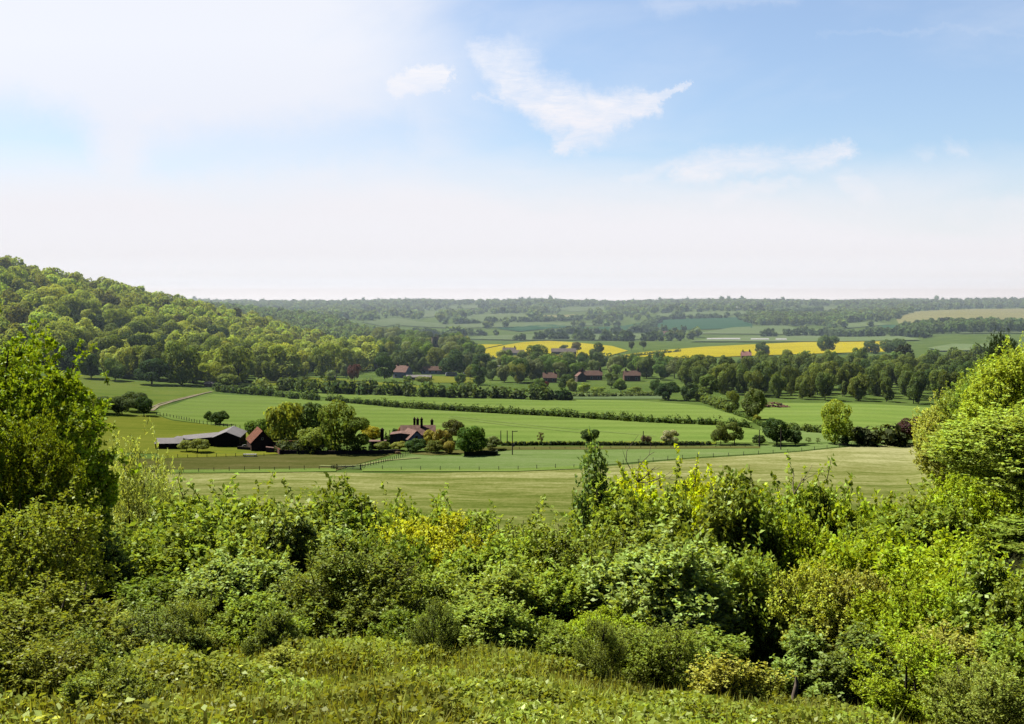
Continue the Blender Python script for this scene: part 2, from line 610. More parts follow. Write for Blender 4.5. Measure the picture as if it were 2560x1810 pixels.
drape("verge", [(1020, 1136), (1250, 1118), (1900, 1117), (1900, 1122), (1500, 1125), (1250, 1126), (1080, 1140)], ROUGH, "rough grass verge along the lane", .22, 2)
drape("verge", [(430, 1176), (840, 1172), (840, 1180), (430, 1184)], CROP, "green grass margin along the fence left of the gate", .2, 2)
drape("verge", [(905, 1172), (1280, 1173), (1480, 1165), (1480, 1172), (1280, 1180), (905, 1180)], CROP, "green grass margin along the fence right of the gate", .2, 2)
FARF = [
    ([(1560, 815), (1640, 800), (1750, 796), (1880, 794), (1880, 822), (1600, 828)], TEAL, "dark blue green field high on the far slope"),
    ([(1370, 836), (1400, 822), (1560, 816), (1600, 830), (1480, 836)], TEAL, "blue green field in the middle of the far slope"),
    ([(1120, 848), (1300, 838), (1560, 836), (1700, 838), (1560, 852), (1300, 852)], PALEFAR, "pale field strip behind the yellow rape"),
    ([(1040, 790), (1065, 780), (1110, 778), (1090, 790), (1050, 796)], PALEFAR, "small pale clearing below the far ridge"),
    ([(1130, 806), (1210, 786), (1330, 785), (1320, 800), (1200, 806)], PALEFAR, "green clearing halfway up the far slope"),
    ([(1640, 786), (1800, 780), (1960, 781), (1800, 792), (1650, 794)], PALEFAR, "light strip by the long far barn"),
    ([(1890, 806), (1960, 790), (2060, 786), (2090, 800), (2000, 808)], TEAL, "green field above the round copse"),
    ([(1730, 836), (1830, 820), (1960, 814), (2000, 824), (2140, 830), (2260, 834), (2000, 838)], PALEFAR, "light green scrub field below the round copse"),
    ([(1720, 856), (1800, 844), (2000, 840), (2230, 840), (2300, 852), (2000, 856)], PALEFAR, "pale green field behind the polytunnels"),
    ([(2170, 834), (2200, 815), (2300, 813), (2290, 828), (2240, 834)], TEAL, "dark green field beside the pale hill field"),
    ([(2240, 800), (2290, 780), (2420, 774), (2620, 770), (2620, 812), (2400, 816), (2250, 816)], OLIVE, "broad pale dry field high on the far hill"),
    ([(930, 866), (935, 834), (1000, 840), (1045, 848), (1040, 872), (960, 876)], PALEFAR, "pale field beside the second wooded hill"),
    ([(2320, 872), (2380, 862), (2520, 864), (2520, 878), (2350, 880)], PALEFAR, "pale field behind the dark wood"),
    ([(1000, 802), (1130, 812), (1330, 806), (1560, 808), (1400, 818), (1150, 822), (1000, 815)], PALEFAR, "grassy strip across the far slope"),
    ([(1220, 780), (1300, 777), (1300, 782), (1230, 785)], PALEFAR, "tiny clearing under the far ridge wood"),
    ([(1090, 768), (1180, 764), (1230, 769), (1140, 774)], PALEFAR, "thin pale clearing high under the far ridge left of the middle"),
    ([(1380, 772), (1500, 768), (1560, 774), (1430, 780)], PALEFAR, "pale clearing high under the middle of the far ridge"),
    ([(1340, 790), (1440, 786), (1500, 794), (1380, 802)], OLIVE, "dry pale patch in the middle of the far slope"),
    ([(1900, 776), (2060, 768), (2120, 774), (1960, 784)], PALEFAR, "pale slanting field right of the long far barn"),
    ([(2080, 812), (2180, 806), (2230, 812), (2120, 822)], PALEFAR, "small light field above the dotted tree line"),
    ([(900, 806), (990, 796), (1040, 804), (960, 818)], PALEFAR, "light field right of the second hill's shoulder"),
    ([(1240, 822), (1400, 812), (1440, 818), (1300, 830)], TEAL, "narrow dark field low on the far slope"),
    ([(2380, 824), (2560, 818), (2640, 820), (2640, 836), (2400, 836)], PALEFAR, "green field below the pale hill field"),
]
for pl, m_, lb in FARF:
    drape("field", pl, m_, lb, 1.2)


def strip(name, pix, width, mat, label, lift=.2):
    P = np.array([hit(*p)[:2] for p in pix])
    Q = []
    for i in range(len(P) - 1):
        n = max(2, int(np.linalg.norm(P[i + 1] - P[i]) / 3))
        Q += [P[i] + (P[i + 1] - P[i]) * k / n for k in range(n)]
    Q.append(P[-1])
    Q = np.array(Q)
    T = np.gradient(Q, axis=0)
    T /= np.linalg.norm(T, axis=1, keepdims=True)
    S = np.stack([-T[:, 1], T[:, 0]], -1) * width / 2
    V = np.concatenate([Q - S, Q + S])
    Z = terr(V[:, 0], V[:, 1]) + lift
    n = len(Q)
    i = np.arange(n - 1)
    me = mesh_np(name, np.column_stack([V, Z]), np.stack([i, i + 1, n + i + 1, n + i], -1), mat, None, True)
    return tag(link(name, me), label, kind="structure")


strip("track", [(380, 1028), (395, 1016), (430, 1005), (470, 995), (510, 984), (530, 980)], 1.5, TRACK, "pale chalk track climbing past the scrub to the wood edge", .3)
strip("track", [(372, 1022), (400, 1010), (440, 1000), (480, 990), (520, 982)], .8, TRACK, "second wheel line of the pale chalk track", .3)
strip("path", [(800, 1166), (840, 1168), (900, 1165), (960, 1153), (1050, 1146)], 1.6, solid("worn_path", (.27, .30, .10), .95, .3, .5), "worn path inside the white gate", .3)

TRAM = solid("tramline", (.26, .34, .10), .95, .25, .3)
for pix_, lb_ in (([(1125, 1042), (1300, 1062), (1500, 1080), (1640, 1092)], "faint wheel line curving across the large green field"),
                  ([(1120, 1046), (1290, 1067), (1480, 1086)], "second faint wheel line across the large green field"),
                  ([(560, 1000), (700, 1010), (900, 1030)], "faint wheel line below the trimmed hedge")):
    strip("wheel_line", pix_, .6, TRAM, lb_, .32)

# ------------------------------------------------------------------ plants
def rand_dirs(n):
    v = rng.normal(size=(n, 3))
    return v / np.linalg.norm(v, axis=1, keepdims=True)


def norm(v):
    return v / (np.linalg.norm(v, axis=-1, keepdims=True) + 1e-9)


def cards(P, Nn, size, jit=.35):
    """irregular four-sided leaf clumps at P facing Nn"""
    n = len(P)
    a = norm(np.cross(Nn, rand_dirs(n)))
    b = np.cross(Nn, a)
    size = np.broadcast_to(size, (n,))[:, None]
    V = np.empty((n, 4, 3))
    for k, (s, t) in enumerate(((-1, -.7), (.8, -1), (1, .8), (-.75, 1))):
        js = 1 + rng.uniform(-jit, jit, (n, 1))
        jt = 1 + rng.uniform(-jit, jit, (n, 1))
        V[:, k] = P + size * .5 * (a * s * js + b * t * jt) + Nn * size * rng.uniform(-.22, .22, (n, 1))
    return V


def lobes_round(n, rx, cz, rz, r0, r1, flat=0.0):
    d = rand_dirs(n)
    if flat:
        d[:, 2] = np.where(d[:, 2] < -flat, -flat * rng.random(n), d[:, 2])
    k = rng.uniform(.5, 1.0, (n, 1)) ** .5
    r = rng.uniform(r0, r1, n)
    C = d * k * np.array([rx, rx, rz]) * (1 - r[:, None] * .8 / rx * .5)
    C[:, 2] += cz
    return C, r


def crown_pts(C, r, n, up=.25, lo=.78, hi=1.06, squash=.85):
    out_p, out_n, out_l = [], [], []
    w = r ** 2 / (r ** 2).sum()
    need = n
    while need > 0:
        m = int(need * 1.7) + 50
        li = rng.choice(len(r), m, p=w)
        d = rand_dirs(m)
        P = C[li] + d * (r[li] * rng.uniform(lo, hi, m))[:, None] * np.array([1, 1, squash])
        dist = np.linalg.norm(P[:, None] - C[None], axis=2) / r[None]
        dist[np.arange(m), li] = 9
        keep = dist.min(1) > .72
        P, d, li = P[keep][:need], d[keep][:need], li[keep][:need]
        out_p.append(P)
        out_n.append(d)
        out_l.append(li)
        need -= len(P)
        if keep.mean() < .02:
            break
    P, d, li = np.concatenate(out_p), np.concatenate(out_n), np.concatenate(out_l)
    Nn = norm(d + .65 * rand_dirs(len(P)) + np.array([0, 0, up]))
    return P, Nn, li


def card_tree(kind, n, size, nl=26):
    """unit tree: height 1, crown width 1; returns card corners and random values"""
    if kind == "round":
        C, r = lobes_round(nl, .40, .51, .42, .12, .20, .95)
    elif kind == "spread":
        C, r = lobes_round(nl, .42, .56, .34, .12, .18, .7)
    elif kind == "tall":
        C, r = lobes_round(nl, .36, .50, .45, .11, .18, .97)
    elif kind == "low":
        C, r = lobes_round(nl, .41, .46, .40, .12, .2, .9)
    elif kind == "cone":
        z = rng.uniform(.1, .95, nl) ** 1.1
        a = rng.uniform(0, 6.283, nl)
        rr = (1 - z) * .42 + .03
        C = np.stack([np.cos(a) * rr * .7, np.sin(a) * rr * .7, z], -1)
        r = .06 + (1 - z) * .14
    elif kind == "willow":
        C, r = lobes_round(nl, .36, .68, .24, .13, .2, .4)
    elif kind == "sparse":
        C, r = lobes_round(nl, .40, .60, .33, .07, .12, .7)
    r = r * rng.uniform(.75, 1.3, len(r))
    if kind not in ("cone", "willow"):
        C[:, :2] += rng.normal(0, .05, 2)
    P, Nn, li = crown_pts(C, r, n)
    if kind == "willow":
        P2 = P.copy()
        dn = rng.random(len(P)) < .6
        P2[dn, 2] -= rng.random(dn.sum()) ** 1.2 * (P2[dn, 2] - .08)
        P2[dn, :2] *= 1.06
        P = P2
    # bulk to exactly unit width and height
    P[:, 2] = np.clip(P[:, 2], .03, None)
    ex = np.percentile(np.abs(P[:, :2]), 99)
    P[:, :2] *= .5 / ex
    P[:, 2] *= 1.0 / np.percentile(P[:, 2], 99.7)
    lobe_rnd = rng.random(len(r))
    rnd = np.clip(.65 * rng.random(len(P)) + .35 * lobe_rnd[li], 0, 1)
    V = cards(P, Nn, size * rng.uniform(.6, 1.35, len(P)))
    if kind == "willow":
        V[:, :, 2] = P[:, None, 2] + (V[:, :, 2] - P[:, None, 2]) * 1.8
    return V.astype(np.float32), rnd


def cards_mesh(name, V, rnd, tre=None, mat=LEAF_FAR):
    n = len(V)
    return mesh_np(name, V.reshape(-1, 3), np.arange(n * 4).reshape(n, 4), mat, {"rnd": rnd, "tre": np.full(n, .5) if tre is None else tre})


def trunk_mesh(seed, h=.5, r=.022):
    rs = random.Random(seed)
    mb = MB()
    mb.tube([(0, 0, -.03), (.004, .003, h * .4), (rs.uniform(-.02, .02), rs.uniform(-.02, .02), h)], [r * 1.3, r, r * .6], 6)
    for i in range(5):
        a = i * 1.257 + rs.uniform(-.3, .3)
        z0 = h * rs.uniform(.4, .95)
        l = rs.uniform(.15, .28)
        mb.tube([(0, 0, z0), (math.cos(a) * l * .6, math.sin(a) * l * .6, z0 + l * .5), (math.cos(a) * l, math.sin(a) * l, z0 + l * 1.1)], [r * .5, r * .3, r * .12], 4)
    return mb.mesh("trunk", BARK)


TRUNKS = [trunk_mesh(i) for i in range(3)]
PROTO = {}
for kind, cnt, n, size in (("round", 6, 4400, .036), ("spread", 4, 4200, .036), ("tall", 4, 4200, .035), ("low", 5, 4200, .039), ("cone", 2, 1800, .05), ("willow", 1, 3000, .045), ("sparse", 2, 1100, .042)):
    PROTO[kind] = [cards_mesh("crown", *card_tree(kind, n, size, random.choice((14, 19, 26)))) for _ in range(cnt)]
# little bare tree
_bt = MB()
_bt.tube([(0, 0, -.02), (.01, 0, .3), (-.01, .01, .55)], [.03, .022, .012], 5)
for i in range(26):
    a, z0, l = random.uniform(0, 6.28), random.uniform(.25, .6), random.uniform(.2, .42)
    _bt.tube([(0, 0, z0), (math.cos(a) * l * .6, math.sin(a) * l * .6, z0 + l * .5), (math.cos(a) * l * .9, math.sin(a) * l * .9, min(1, z0 + l))], [.012, .008, .004], 4)
BARE = _bt.mesh("trunk", BARK)


def sub(g, lo=0.0):
    return tuple(float(x) for x in g)


def tree(name, label, cat, loc, W, H, kind, color, group=None, trunk=True, idx=None):
    root = thing(name, label, cat, loc, random.uniform(0, 6.28), group)
    root.scale = (W, W, H)
    k = PROTO[kind]
    c = link("crown", k[random.randrange(len(k)) if idx is None else idx % len(k)], root)
    v = random.uniform(.85, 1.15)
    c.color = (color[0] * v, color[1] * v, color[2] * v, 1)
    if trunk:
        link("trunk", TRUNKS[random.randrange(3)], root)
    return root


def ptree(name, label, cat, px, pyb, w, h, kind, color, group=None, D=None, trunk=True, idx=None):
    p = hit(px, pyb) if D is None else None
    if D is not None:
        a, b = ray(px, pyb)
        p = np.array([a * D, D, tz(a * D, D)])
        h = h + max(0, ((CAMZ + b * D) - p[2]) * F / D)
    s = p[1] / F
    return tree(name, label, cat, (p[0], p[1], p[2] - .1), w * s, h * s, kind, color, group, trunk, idx)


# leaf colours (base colours, object colour of each crown)
MID = (.070, .115, .022)
DARK = (.034, .060, .018)
LIGHT = (.125, .175, .032)
YEL = (.20, .21, .025)
OLV = (.095, .115, .030)
GOLD = (.215, .20, .022)
GREY = (.10, .125, .055)
BLUE = (.045, .08, .03)
COP = (.055, .018, .018)
CONIF = (.018, .035, .015)

# ---- individual trees round the farm
ptree("willow_tree", "weeping willow with trailing pale fronds behind the brick barn", "tree", 712, 1098, 92, 92, "willow", (.13, .155, .03))
ptree("broadleaf_tree", "dark grey green tree just right of the weeping willow", "tree", 782, 1094, 78, 88, "round", (.055, .085, .03))
ptree("broadleaf_tree", "low bushy tree left of the willow above the tiled barn roof", "tree", 645, 1098, 62, 52, "low", MID)
ptree("broadleaf_tree", "largest farm tree, tall leafy crown between willow and farmhouse", "tree", 838, 1134, 96, 132, "tall", (.10, .135, .024))
ptree("broadleaf_tree", "shorter half of the big tree clump on its farmhouse side", "tree", 893, 1134, 70, 92, "round", (.075, .105, .022))
ptree("broadleaf_tree", "light bushy tree at the left foot of the largest farm tree", "tree", 780, 1132, 72, 62, "low", (.12, .155, .035))
ptree("laburnum_bush", "golden yellow bush behind the outhouse chimney", "bush", 932, 1104, 56, 40, "low", GOLD)
ptree("apple_tree", "small pale orchard tree before the long barn, nearest the low shed", "tree", 466, 1129, 42, 30, "spread", (.14, .165, .05))
ptree("apple_tree", "wider pale orchard tree in front of the black gable", "tree", 494, 1132, 58, 36, "spread", (.13, .155, .045))
ptree("yew_tree", "clipped dark yew shaped like a brush beside the golden shrubs", "tree", 1130, 1104, 66, 56, "spread", (.055, .06, .022))
ptree("broadleaf_tree", "dense rounded bright green tree right of the golden shrubs", "tree", 1168, 1139, 78, 74, "low", (.055, .105, .022))
ptree("broadleaf_tree", "second dense green tree overlapping it on the pole side", "tree", 1202, 1130, 52, 62, "low", (.075, .13, .028))
ptree("golden_shrub", "golden shrub against the farmhouse wall nearest the white gable", "bush", 1076, 1118, 44, 44, "low", (.19, .18, .035))
ptree("golden_shrub", "taller bronze and gold shrub next to the clipped yew", "bush", 1104, 1124, 52, 52, "low", (.15, .135, .035))
ptree("garden_shrub", "dark round garden shrub below the white gable", "bush", 1037, 1129, 54, 34, "low", DARK)
ptree("garden_shrub", "light green garden shrub behind the front wall", "bush", 960, 1128, 46, 26, "low", (.12, .15, .04))
ptree("garden_shrub", "yellow green garden shrub left of the dark round one", "bush", 1000, 1126, 46, 24, "low", (.17, .19, .045))
ptree("garden_shrub", "mid green shrub under the golden shrubs", "bush", 1088, 1133, 50, 34, "low", OLV)
ptree("garden_shrub", "bronze shrub by the green trees facing the fence posts", "bush", 1125, 1135, 34, 34, "low", (.16, .15, .04))
ptree("hawthorn_bush", "grey green flowering bush at the end of the farm garden", "bush", 1232, 1124, 46, 36, "low", GREY)
ptree("cypress_tree", "first narrow dark cypress beside the outhouse chimney", "tree", 965, 1108, 13, 30, "cone", CONIF)
ptree("cypress_tree", "second narrow dark cypress, nearest the stone wing", "tree", 975, 1108, 14, 33, "cone", CONIF)
ptree("broadleaf_tree", "dark round tree top behind the stone wing of the farmhouse", "tree", 990, 1100, 22, 30, "low", (.025, .04, .02))
ptree("copper_tree", "small copper coloured tree behind the farmhouse roof", "tree", 1012, 1104, 34, 38, "low", (.14, .05, .03))
ptree("cypress_tree", "short dark clipped yew standing in the garden behind the wall", "tree", 927, 1125, 16, 20, "cone", CONIF)
ptree("garden_shrub", "small grey shrub before the brick garden wall", "bush", 707, 1126, 22, 26, "low", GREY)
ptree("garden_shrub", "light climbing shrub on the low brick wall by the barn", "bush", 745, 1127, 34, 18, "low", (.14, .17, .05))

for px_, py_, w_, h_, c_, lb in [
    (1352, 976, 34, 30, MID, "garden tree left of the house beside the red bush"), (1428, 978, 30, 32, OLV, "garden tree right of the house beside the red bush"),
    (1462, 980, 36, 24, LIGHT, "light bushy tree before the pale gabled cottage"), (1552, 980, 36, 34, MID, "rounded tree before the dark brick house"),
    (1495, 982, 40, 16, LIGHT, "low light shrub before the long brick row"), (1590, 984, 44, 18, LIGHT, "low light shrub before the small red roofed house"),
    (1640, 982, 40, 34, DARK, "dark tree right of the small brick outbuilding"), (1060, 962, 40, 22, OLV, "bush before the low grey shed"), (1150, 962, 30, 28, DARK, "dark bush right of the orange roofed house"),
    (1020, 962, 26, 24, MID, "bush before the steep red roofed village house")]:
    ptree("garden_tree", lb, "tree", px_, py_, w_, h_, "low", c_)
# ---- individual trees and bushes in the open fields
ptree("scrub_bush", "grey scrub bush at the left of the clump by the track", "bush", 268, 1035, 80, 46, "low", (.05, .07, .03))
ptree("scrub_bush", "taller scrub bush in the middle of the clump by the track", "bush", 345, 1030, 76, 52, "low", (.055, .08, .03))
ptree("scrub_bush", "dark rounded bush at the lower right of the clump by the track", "bush", 360, 1040, 44, 48, "low", (.025, .045, .018))
ptree("scrub_bush", "low bush between the grey and the tall scrub bushes", "bush", 305, 1038, 52, 38, "low", (.045, .065, .028))
ptree("field_bush", "round dark bush standing alone in the field above the black barn", "bush", 552, 1062, 50, 36, "low", DARK)
ptree("field_bush", "smaller dark bush joined to the round one on its left", "bush", 523, 1055, 26, 28, "low", DARK)
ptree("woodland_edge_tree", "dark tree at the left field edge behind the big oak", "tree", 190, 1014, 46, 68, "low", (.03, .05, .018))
ptree("hedgerow_bush", "lone dark bush on the low field hedge between the poles", "bush", 1480, 1108, 52, 36, "low", DARK)
bt = thing("bare_tree", "small half bare tree on the low hedge right of the poles", "tree", hit(1353, 1112))
bt.scale = (2.6, 2.6, 3.9)
link("trunk", BARE, bt)
cc = link("crown", PROTO["sparse"][0], bt)
cc.color = (.09, .08, .045, 1)
ptree("hawthorn_bush", "white flowering hawthorn on the low field hedge", "bush", 1671, 1110, 48, 36, "low", (.19, .20, .12))
ptree("hawthorn_bush", "brownish thorn bush against a leaning pole", "bush", 1616, 1112, 26, 24, "low", (.09, .07, .05))
ptree("parkland_tree", "left of a rounded pair of trees at the end of the low hedge", "tree", 1802, 1112, 46, 58, "round", (.065, .085, .024))
ptree("parkland_tree", "right of a rounded pair of trees at the end of the low hedge", "tree", 1836, 1111, 48, 56, "round", (.08, .105, .028))
ptree("field_tree", "dark bushy tree with ragged top right of the rounded pair", "tree", 1942, 1114, 74, 68, "low", (.032, .058, .018))
ptree("field_bush", "dark bush leaning against the ragged dark tree", "bush", 1988, 1113, 46, 40, "low", (.028, .05, .018))
ptree("field_bush", "low dark bush at the left foot of the ragged dark tree", "bush", 1900, 1112, 36, 26, "low", (.035, .055, .02))
ptree("poplar_tree", "bright yellow green tree standing alone in the green field", "tree", 2086, 1112, 78, 112, "tall", (.165, .215, .028), idx=1)
ptree("field_bush", "small dark bush at the foot of the bright lone tree", "bush", 2116, 1113, 34, 26, "low", DARK)
ptree("copper_beech", "purple copper beech at the end of the dark hedge", "tree", 2284, 1112, 84, 72, "round", (.042, .022, .022))
ptree("field_tree", "olive green tree just behind the copper beech", "tree", 2326, 1102, 64, 68, "low", (.09, .105, .035))
ptree("field_tree", "round grey green tree at the corner of two hedges", "tree", 1880, 1050, 66, 78, "round", (.075, .10, .035))
ptree("field_tree", "slim yellow green tree behind the round corner tree", "tree", 1832, 1028, 34, 52, "tall", (.10, .13, .025))
ptree("field_tree", "rounded dark green tree at the hedge bend by the village", "tree", 1768, 1000, 64, 66, "low", (.06, .09, .022))
ptree("field_bush", "little yellow bush beside the timber heap hedge", "bush", 1890, 1056, 24, 20, "low", (.17, .19, .03))
for px_, py_, w_, h_, lb in [(2232, 888, 60, 42, "round dark tree closing the right end of the long rape field"), (2178, 884, 44, 34, "smaller tree near the right end of the long rape field"), (2068, 884, 56, 46, "rounded tree rising before the middle of the long rape field"), (1905, 890, 40, 36, "rounded tree beside the pink roof before the rape field")]:
    ptree("field_edge_tree", lb, "tree", px_, py_, w_, h_, "low", (.05, .08, .024))
for i, (px_, py_, w_, lb) in enumerate([(2022, 1110, 16, "tiny sapling in the strip nearest the ragged dark tree"), (2044, 1111, 14, "tiny sapling nearest the bright lone tree")]):
    ptree("sapling", lb, "tree", px_, py_, w_, 18, "sparse", (.09, .12, .04))

# ---- named trees in the village and at the foot of the hill wood
ptree("broadleaf_tree", "dark rounded tree standing at the right tip of the hill wood", "tree", 962, 956, 54, 66, "round", (.03, .055, .018))
ptree("copper_beech", "dull purple tree at the edge of the hill wood", "tree", 886, 954, 34, 44, "low", (.06, .028, .028))
ptree("broadleaf_tree", "pale rounded tree left of the purple tree", "tree", 860, 944, 28, 36, "low", (.11, .15, .06))
ptree("broadleaf_tree", "pale low tree by the grey shed at the wood edge", "tree", 826, 952, 26, 26, "low", (.11, .15, .06))
ptree("broadleaf_tree", "slender tall poplar like tree at the front of the hill wood", "tree", 455, 962, 84, 112, "tall", (.085, .12, .028))
ptree("broadleaf_tree", "light round bush tree above the track end", "tree", 568, 966, 62, 32, "low", (.11, .15, .032))
ptree("broadleaf_tree", "tall pale tree rising at the hill wood edge behind the hedge start", "tree", 596, 962, 84, 104, "tall", (.10, .13, .03))
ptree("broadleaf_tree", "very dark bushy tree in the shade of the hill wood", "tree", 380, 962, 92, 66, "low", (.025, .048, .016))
ptree("broadleaf_tree", "dark rounded tree at the upper pasture corner", "tree", 228, 946, 60, 62, "round", (.035, .06, .02))
ptree("broadleaf_tree", "mid green tree between two dark trees at the pasture top", "tree", 288, 952, 52, 58, "round", (.06, .095, .024))
ptree("pine_tree", "tall dark spruce left of the church tower", "tree", 1000, 908, 26, 58, "cone", BLUE)
ptree("broadleaf_tree", "big dark round tree right of the church tower", "tree", 1135, 940, 68, 66, "round", (.03, .055, .02))
ptree("broadleaf_tree", "round pale tree in front of the church", "tree", 1067, 934, 28, 30, "round", (.10, .14, .05))
ptree("broadleaf_tree", "tall crown with flat top before the yellow field", "tree", 1342, 924, 72, 62, "round", (.06, .09, .024))
ptree("broadleaf_tree", "upright oval tree below the tall flat topped crown", "tree", 1198, 962, 40, 52, "tall", (.04, .07, .022))
ptree("broadleaf_tree", "broad dark tree in the middle of the village gardens", "tree", 1300, 956, 56, 60, "round", (.04, .07, .02))
ptree("broadleaf_tree", "bright upright tree in the village, first of a pair", "tree", 1405, 948, 40, 52, "tall", (.08, .13, .024))
ptree("broadleaf_tree", "bright upright tree in the village, second of a pair", "tree", 1445, 948, 46, 44, "tall", (.055, .095, .022))
ptree("broadleaf_tree", "dark tree standing alone against the yellow field", "tree", 1495, 900, 46, 44, "round", (.045, .07, .022))
ptree("broadleaf_tree", "brownish open tree silhouetted on the yellow field", "tree", 1443, 884, 28, 30, "spread", (.06, .055, .028))
ptree("broadleaf_tree", "small dark tree on the yellow field left of the brownish tree", "tree", 1408, 880, 22, 18, "round", (.03, .05, .02))
ptree("broadleaf_tree", "round garden tree between the brick houses", "tree", 1412, 975, 34, 40, "round", (.05, .08, .03))
ptree("broadleaf_tree", "pale rounded tree right of the brick house row", "tree", 1528, 970, 42, 38, "round", (.075, .11, .04))
ptree("broadleaf_tree", "dense black green bush tree at the hedge end by the pale field", "tree", 1672, 1000, 66, 46, "low", (.022, .042, .015))
ptree("broadleaf_tree", "second black green bush tree beside the hedge end", "tree", 1722, 1002, 46, 46, "low", (.03, .05, .018))
ptree("copper_beech", "red leaved bush by the first brick house", "tree", 1360, 972, 22, 20, "low", (.10, .03, .025))
ptree("broadleaf_tree", "lone lollipop tree at the edge of the far yellow field", "tree", 1578, 878, 20, 24, "spread", (.06, .08, .03))
ptree("broadleaf_tree", "second lollipop tree on the far yellow field edge", "tree", 1608, 876, 20, 24, "spread", (.06, .08, .03))

# ------------------------------------------------------------------ scattered woodland
def in_poly(px, py, poly):
    c = False
    for i in range(len(poly)):
        (x1, y1), (x2, y2) = poly[i], poly[(i + 1) % len(poly)]
        if (y1 > py) != (y2 > py) and px < (x2 - x1) * (py - y1) / (y2 - y1) + x1:
            c = not c
    return c


def scatter(test, xr, yr, gap, tries):
    """random points of the land, at least gap apart, where test(column, distance) holds"""
    pts, grid = [], {}
    for _ in range(tries):
        y = random.uniform(*yr)
        px = random.uniform(*xr)
        x = (px - CX) / F * y
        g = gap(px, y) if callable(gap) else gap
        if not test(px, y):
            continue
        k = (int(x // 12), int(y // 12))
        ok = True
        for i in (-1, 0, 1):
            for j in (-1, 0, 1):
                for q in grid.get((k[0] + i, k[1] + j), ()):
                    if (q[0] - x) ** 2 + (q[1] - y) ** 2 < g * g:
                        ok = False
        if ok:
            grid.setdefault(k, []).append((x, y))
            pts.append((x, y))
    P = np.array(pts)
    return np.column_stack([P, terr(P[:, 0], P[:, 1])])


def lerp_tab(tab):
    a = np.array(tab, float)
    return lambda v: float(np.interp(v, a[:, 0], a[:, 1]))


TREECOL = [MID, MID, LIGHT, OLV, (.10, .15, .028), (.085, .13, .025), (.055, .09, .022), DARK]


def pick(cols=TREECOL):
    c = np.array(random.choice(cols)) * random.uniform(.85, 1.2)
    return tuple(c)


# the wood that covers the left hill
hill_front = lerp_tab([(-600, 590), (0, 610), (185, 615), (350, 600), (500, 585), (640, 605), (760, 650), (860, 690), (940, 740)])
hill_back = lerp_tab([(-600, 1050), (0, 1010), (440, 1080), (640, 1060), (800, 960), (900, 860), (945, 760)])
HP = scatter(lambda px, y: hill_front(px) < y < hill_back(px), (-420, 945), (580, 1090), 9.4, 10000)
order = np.argsort(HP[:, 1])
HP = HP[order]
pxs = CX + F * HP[:, 0] / HP[:, 1]
inframe = (pxs > 120)
HILLCOL = [(.155, .20, .036), (.18, .23, .038), (.13, .17, .03), (.095, .13, .025), (.19, .23, .05), (.07, .095, .022), (.23, .265, .04), (.14, .175, .042)]
near_ids = [i for i in range(len(HP)) if inframe[i]][:250]
rest = [i for i in range(len(HP)) if i not in set(near_ids)]
for i in near_ids:
    p = HP[i]
    H = random.uniform(9, 21)
    c = pick(HILLCOL) if random.random() > .1 else (.03, .05, .018)
    tree("woodland_tree", "leafy tree in the lower rows of the wood covering the left hill", "tree", (p[0], p[1], p[2] - .3), H * random.uniform(.7, 1.05), H,
         random.choice(["round", "tall", "low", "round", "low"]), c, "trees of the hill wood")


def wood_mass(name, label, P, Hr, wr, ncard, size, kinds, nproto=6, cols=None, color=(.08, .12, .026), dark=.08):
    protos = [card_tree(random.choice(kinds), ncard, size, 18) for _ in range(nproto)]
    Vs, rs, ts = [], [], []
    for p in P:
        V, rn = protos[random.randrange(nproto)]
        H = random.uniform(*Hr)
        if p[1] > 4000:
            H *= .5 + .6 * (.5 + .5 * math.sin(p[0] * .009 + 1.3 * math.sin(p[0] * .0031))) + (random.random() < .03) * .5
        W = H * random.uniform(*wr) * (.7 if p[1] > 4000 else 1)
        a = random.uniform(0, 6.28)
        c, s = math.cos(a), math.sin(a)
        X = (V[..., 0] * c - V[..., 1] * s) * W + p[0]
        Y = (V[..., 0] * s + V[..., 1] * c) * W + p[1]
        Z = V[..., 2] * H + p[2] - .3
        Vs.append(np.stack([X, Y, Z], -1))
        rs.append(rn)
        t = random.random() if random.random() > dark else -.6
        ts.append(np.full(len(rn), t))
    me = cards_mesh(name, np.concatenate(Vs), np.concatenate(rs), np.concatenate(ts))
    o = link(name, me)
    o.color = (*color, 1)
    tag(o, label, kind="stuff")
    return o


wood_mass("woods", "dense broadleaf wood covering the upper left hill to its skyline", HP[rest], (11, 20), (.7, 1.05), 1100, .068, ["round", "low", "tall"], 8, color=(.16, .20, .037))

# second hill wood and far woods (nobody could count them)
W2 = scatter(lambda px, y: 1120 + max(0, (830 - px)) * .35 < y < 1900 and y < np.interp(px, [500, 700, 830, 935], [1850, 1750, 1650, 1330]), (430, 932), (1120, 1900), 10, 9000)
wood_mass("woods", "hazy wood on the second hill behind the first", W2, (11, 16), (.6, .9), 260, .13, ["round", "low"], 6, color=(.085, .125, .035))

FARPOLY = [f[0] for f in FARF] + [[(1165, 884), (1260, 862), (1370, 850), (1570, 866), (1570, 878), (1500, 900), (1200, 900)],
                                   [(1500, 896), (1620, 878), (1760, 866), (1880, 860), (2060, 852), (2215, 850), (2215, 885), (1900, 894), (1560, 905)]]


def px_of(x, y, z):
    """photo pixel of a point of the land"""
    dy, dz = y, z - CAMZ
    f = dy * ct - dz * st
    u = dy * st + dz * ct
    return CX + F * x / f, CY - F * u / f


